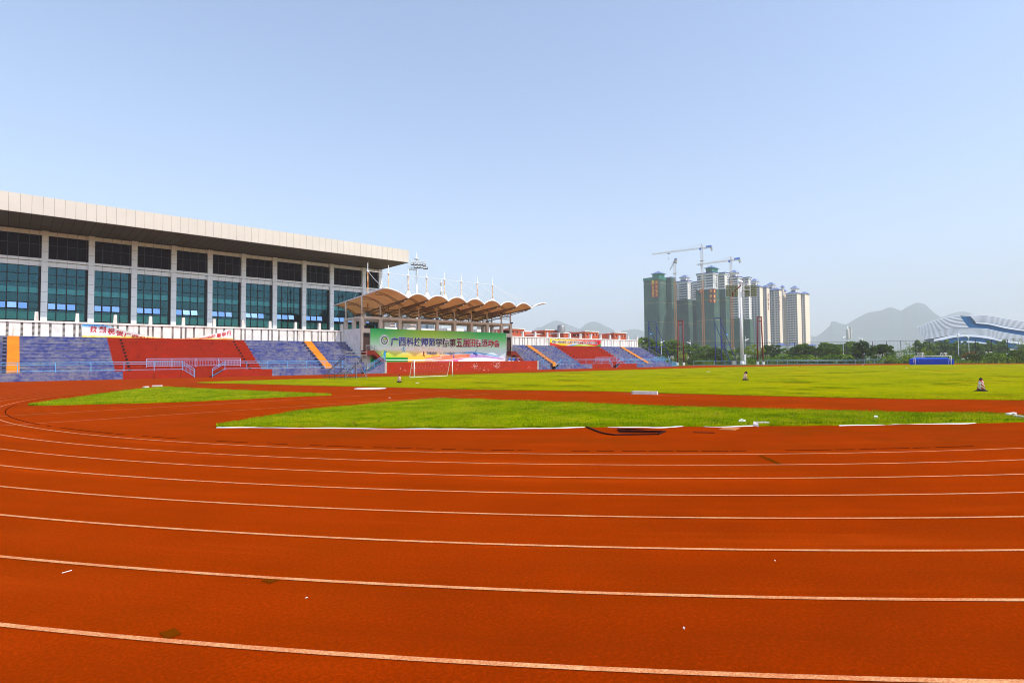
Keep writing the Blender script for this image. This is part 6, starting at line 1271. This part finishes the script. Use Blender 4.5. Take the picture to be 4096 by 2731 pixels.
for i, (pl, pr, yt_, D, m_, lab) in enumerate(((1540, 1558, 1268, 640, 'flat_blue', 'hazy blue grey apartment block far behind the leftmost open pavilion bay'), (1560, 1580, 1266, 610, 'flat_pink', 'hazy pink apartment block far behind the second pavilion bay'), (1612, 1640, 1270, 690, 'flat_blue', 'hazy blue grey apartment block far behind the third pavilion bay'), (1642, 1662, 1266, 600, 'flat_pink', 'hazy cream apartment block far behind the fourth pavilion bay'), (1676, 1702, 1266, 650, 'flat_blue', 'hazy apartment block far behind the fifth pavilion bay'), (1712, 1736, 1268, 660, 'flat_blue', 'hazy apartment block far behind the sixth pavilion bay'))):
    a = atD(pl, yt_, D); b = onY(pr, yt_, a.y); t = thing('apartment_block', lab, 'apartment block', ((a.x+b.x)/2, a.y, 0), 'hazy flats behind the pavilion'); mb = MB(); mb.box(a.x, b.x, a.y, a.y+16, 0, a.z); mb.build('wall', m_, t); mb = MB(); mb.box(a.x-.5, b.x+.5, a.y-.5, a.y+16.5, a.z, a.z+1); mb.build('roof', 'tower_white', t); wm = MB()
    for z_ in np.arange(24, a.z-2, 3.1):
        for f in (.12, .37, .62, .87): x = a.x+(b.x-a.x)*f; wm.box(x-.8, x+.8, a.y-.08, a.y+.1, z_, z_+1.5)
    tag(wm.build('windows', 'tower_win', t), kind='stuff')

# ================================================================ wave shaped arena
AD = 430.; ka = AD/FPX; ar = thing('arena', 'white louvred arena with a wavy roof and blue glass bands at the right', 'arena', gD(3880, AD))
AV = gD(3880, 1.).normalized(); AS = Vector((AV.y, -AV.x, 0))
def AP(px, py, d=0):                 # on the arena front, d metres nearer; the front bows away towards the sides
    r_ = ray(px, py); s = AD*(r_.dot(AS)/r_.dot(AV)); t = (AD+s*s*.0012-d+.55*CAMH)/(r_.dot(AV)-.55*r_.z); return Vector((r_.x*t, r_.y*t, CAMH+r_.z*t))
z_ = lambda x, y: (3600+x*.2109, 1230+y*.2109)
top = [z_(*p) for p in ((300, 382), (420, 332), (545, 286), (700, 232), (850, 194), (1000, 168), (1130, 153), (1320, 168), (1500, 150), (1650, 156), (1850, 182), (2000, 208), (2180, 238), (2352, 262), (2700, 310), (3100, 380))]
bot = [z_(*p) for p in ((456, 612), (520, 650), (640, 690), (800, 690), (1000, 690), (1200, 690), (1500, 700), (1800, 740), (2100, 780), (2352, 800), (2700, 800), (3100, 800))]
P = [AP(*p) for p in top]+[AP(*p) for p in reversed(bot)]
M['arena_shell'] = plain('arena_white_panel', C(238, 240, 244), .5, .3, .03, .1); M['arena_dark'] = plain('arena_shadow_gap', C(132, 134, 140), .8); M['arena_glass'] = plain('arena_blue_glass', C(10, 92, 138), .25, .5, .12, .06)
mb = MB(); n = len(P); Tp = [AP(*p) for p in spline(top, 4, False)]; Bp = [AP(*p) for p in spline(bot, 4, False)]; m_ = min(len(Tp), len(Bp))
R_ = lambda L, i: L[round(i*(len(L)-1)/(m_-1))]; vs = []
for i in range(m_): a, b = R_(Tp, i), R_(Bp, i); vs += [a, b, a+AV*60-Vector((0, 0, 1.5)), b+AV*60]
mb.add(vs, [(4*i, 4*i+1, 4*i+5, 4*i+4) for i in range(m_-1)]+[(4*i, 4*i+4, 4*i+6, 4*i+2) for i in range(m_-1)]+[(0, 2, 3, 1)]); mb.build('hall_body', 'arena_dark', ar)
def louvers(name, c0, c1, n, thick, d, mat='arena_shell', wide=.62):
    A0, A1 = [Vector(p) for p in spline([z_(*p) for p in c0], 10, False)], [Vector(p) for p in spline([z_(*p) for p in c1], 10, False)]; mb = MB(); m2 = min(len(A0), len(A1))
    for k in range(n):
        f0, f1 = k/n, (k+wide)/n; vs = []
        for i in range(m2):
            a, b = A0[round(i*(len(A0)-1)/(m2-1))], A1[round(i*(len(A1)-1)/(m2-1))]
            p, q = a.lerp(b, f0), a.lerp(b, f1); vs += [AP(p.x, p.y, d), AP(q.x, q.y, d), AP(p.x, p.y, d-thick), AP(q.x, q.y, d-thick)]
        mb.add(vs, [(4*i, 4*i+4, 4*i+5, 4*i+1) for i in range(m2-1)]+[(4*i, 4*i+2, 4*i+6, 4*i+4) for i in range(m2-1)]+[(4*i+1, 4*i+5, 4*i+7, 4*i+3) for i in range(m2-1)]+[(0, 1, 3, 2), (4*m2-4, 4*m2-2, 4*m2-1, 4*m2-3)])
    return mb.build(name, mat, ar)
louvers('louver_band', [(300, 378), (545, 283), (850, 190), (1128, 150)], [(385, 512), (640, 445), (980, 396), (1312, 388)], 9, .9, 1.8)
louvers('louver_band', [(385, 512), (640, 445), (980, 396), (1312, 390), (1640, 402), (1950, 466), (2352, 532), (2800, 590)], [(452, 610), (700, 575), (1000, 520), (1300, 508), (1650, 535), (1950, 610), (2352, 655), (2800, 710)], 7, .9, 1.6)
louvers('louver_band', [(1310, 132), (1650, 148), (2000, 206), (2352, 262), (2800, 330)], [(1425, 268), (1700, 288), (2000, 350), (2352, 412), (2800, 470)], 7, .9, 1.9)
louvers('white_band', [(1425, 268), (1700, 288), (2000, 350), (2352, 412), (2800, 470)], [(1445, 300), (1700, 326), (2000, 394), (2352, 446), (2800, 505)], 1, .8, 1.7, wide=1)
louvers('white_band', [(640, 600), (820, 560), (1000, 520), (1300, 508), (1650, 535), (1950, 610), (2352, 655), (2800, 710)], [(640, 640), (820, 612), (1040, 566), (1330, 553), (1660, 588), (1990, 656), (2352, 702), (2800, 760)], 1, .8, 1.5, wide=1)
louvers('glass_band', [(1155, 178), (1240, 172), (1340, 170)], [(1312, 388), (1380, 388), (1450, 388)], 1, .6, 1.0, 'arena_glass', 1)
louvers('glass_band', [(1420, 302), (1700, 326), (2000, 394), (2352, 446), (2800, 505)], [(1400, 392), (1640, 402), (1950, 466), (2352, 532), (2800, 590)], 1, .6, .9, 'arena_glass', 1)
louvers('glass_band', [(780, 620), (1040, 566), (1330, 553), (1660, 588), (1990, 656), (2352, 702), (2800, 760)], [(780, 690), (1040, 690), (1330, 690), (1660, 690), (1990, 742), (2352, 790), (2800, 830)], 1, .6, .9, 'arena_glass', 1)
louvers('white_band', [(1060, 642), (1330, 634), (1640, 668)], [(1060, 672), (1330, 664), (1640, 690)], 1, .5, 1.1, wide=1)

# ================================================================ hills and haze
M['hill'] = mat_grass('wooded_hill', [C(34, 56, 44), C(48, 72, 56), C(62, 86, 66), C(80, 98, 78)], .02)
def hill(prof, D, name='hill', depth=.16):
    Q = spline(prof, 10, False); mb = MB(); N = 11; rows = []; b0 = 1445-.0089*(0-2048)
    for i, p in enumerate(Q):
        row = []
        for j in range(N):
            t = -1+2*j/(N-1); d = D*(1+depth*t); g_ = gD(p.x, d); zt = atD(p.x, p.y, D).z; f = (1-abs(t)**1.7); nz = math.sin(p.x*.21+j)*math.sin(p.x*.083+2*j)*.03*(1-f)
            row.append((g_.x, g_.y, max(-.6, zt*(f+nz)-.5) if zt > 1 else -.6))
        rows.append(row)
    mb.grid(rows); return struct(mb, name, 'hill')
hill([(2040, 1452), (2129, 1326), (2170, 1306), (2200, 1291), (2224, 1281), (2250, 1288), (2290, 1304), (2320, 1316), (2350, 1345), (2400, 1450)], 6800)
hill([(2240, 1450), (2300, 1330), (2325, 1312), (2346, 1295), (2370, 1286), (2395, 1290), (2425, 1304), (2455, 1320), (2490, 1350), (2540, 1450)], 6392)
hill([(2430, 1450), (2480, 1335), (2510, 1321), (2540, 1315.5), (2560, 1319), (2581, 1327), (2640, 1350), (2720, 1450)], 6664)
hill([(3080, 1440), (3150, 1330), (3200, 1318), (3240, 1338), (3265, 1350), (3320, 1385), (3380, 1440)], 7072)
hill([(3215, 1438), (3250, 1354), (3268, 1345), (3290, 1331), (3310, 1313), (3322, 1303), (3329, 1287), (3334, 1284.5), (3346, 1285), (3368, 1293.5), (3390, 1295.5), (3413, 1283), (3440, 1268), (3474, 1251), (3500, 1246), (3528, 1241), (3562, 1229.5), (3585, 1232.5), (3611, 1241), (3630, 1230), (3652, 1219), (3676, 1210), (3703, 1215), (3720, 1228), (3740, 1247), (3771, 1269), (3830, 1310), (3900, 1360), (3980, 1432)], 6256)
hill([(3700, 1435), (3760, 1285), (3787, 1263), (3825, 1250.5), (3855, 1246), (3886, 1250), (3910, 1261), (3960, 1290), (4040, 1340), (4140, 1430)], 7208)
hm = MB(); hm.box(-800, 9000, -800, 9000, -1.1, 900); hz = hm.build('haze', 'white_wall'); tag(hz, 'pale summer haze filling the air', 'haze', kind='stuff')
k = NT('air_haze'); k.t.nodes.remove(k.p); pvn = k.n('ShaderNodeVolumePrincipled'); pvn.inputs['Color'].default_value = (.90, .925, 1., 1); pvn.inputs['Density'].default_value = .00024; pvn.inputs['Anisotropy'].default_value = 0.; k.l(pvn.outputs[0], k.t.nodes['Material Output'].inputs['Volume']); hz.data.materials.clear(); hz.data.materials.append(k.m)
cam.data.clip_end = 40000
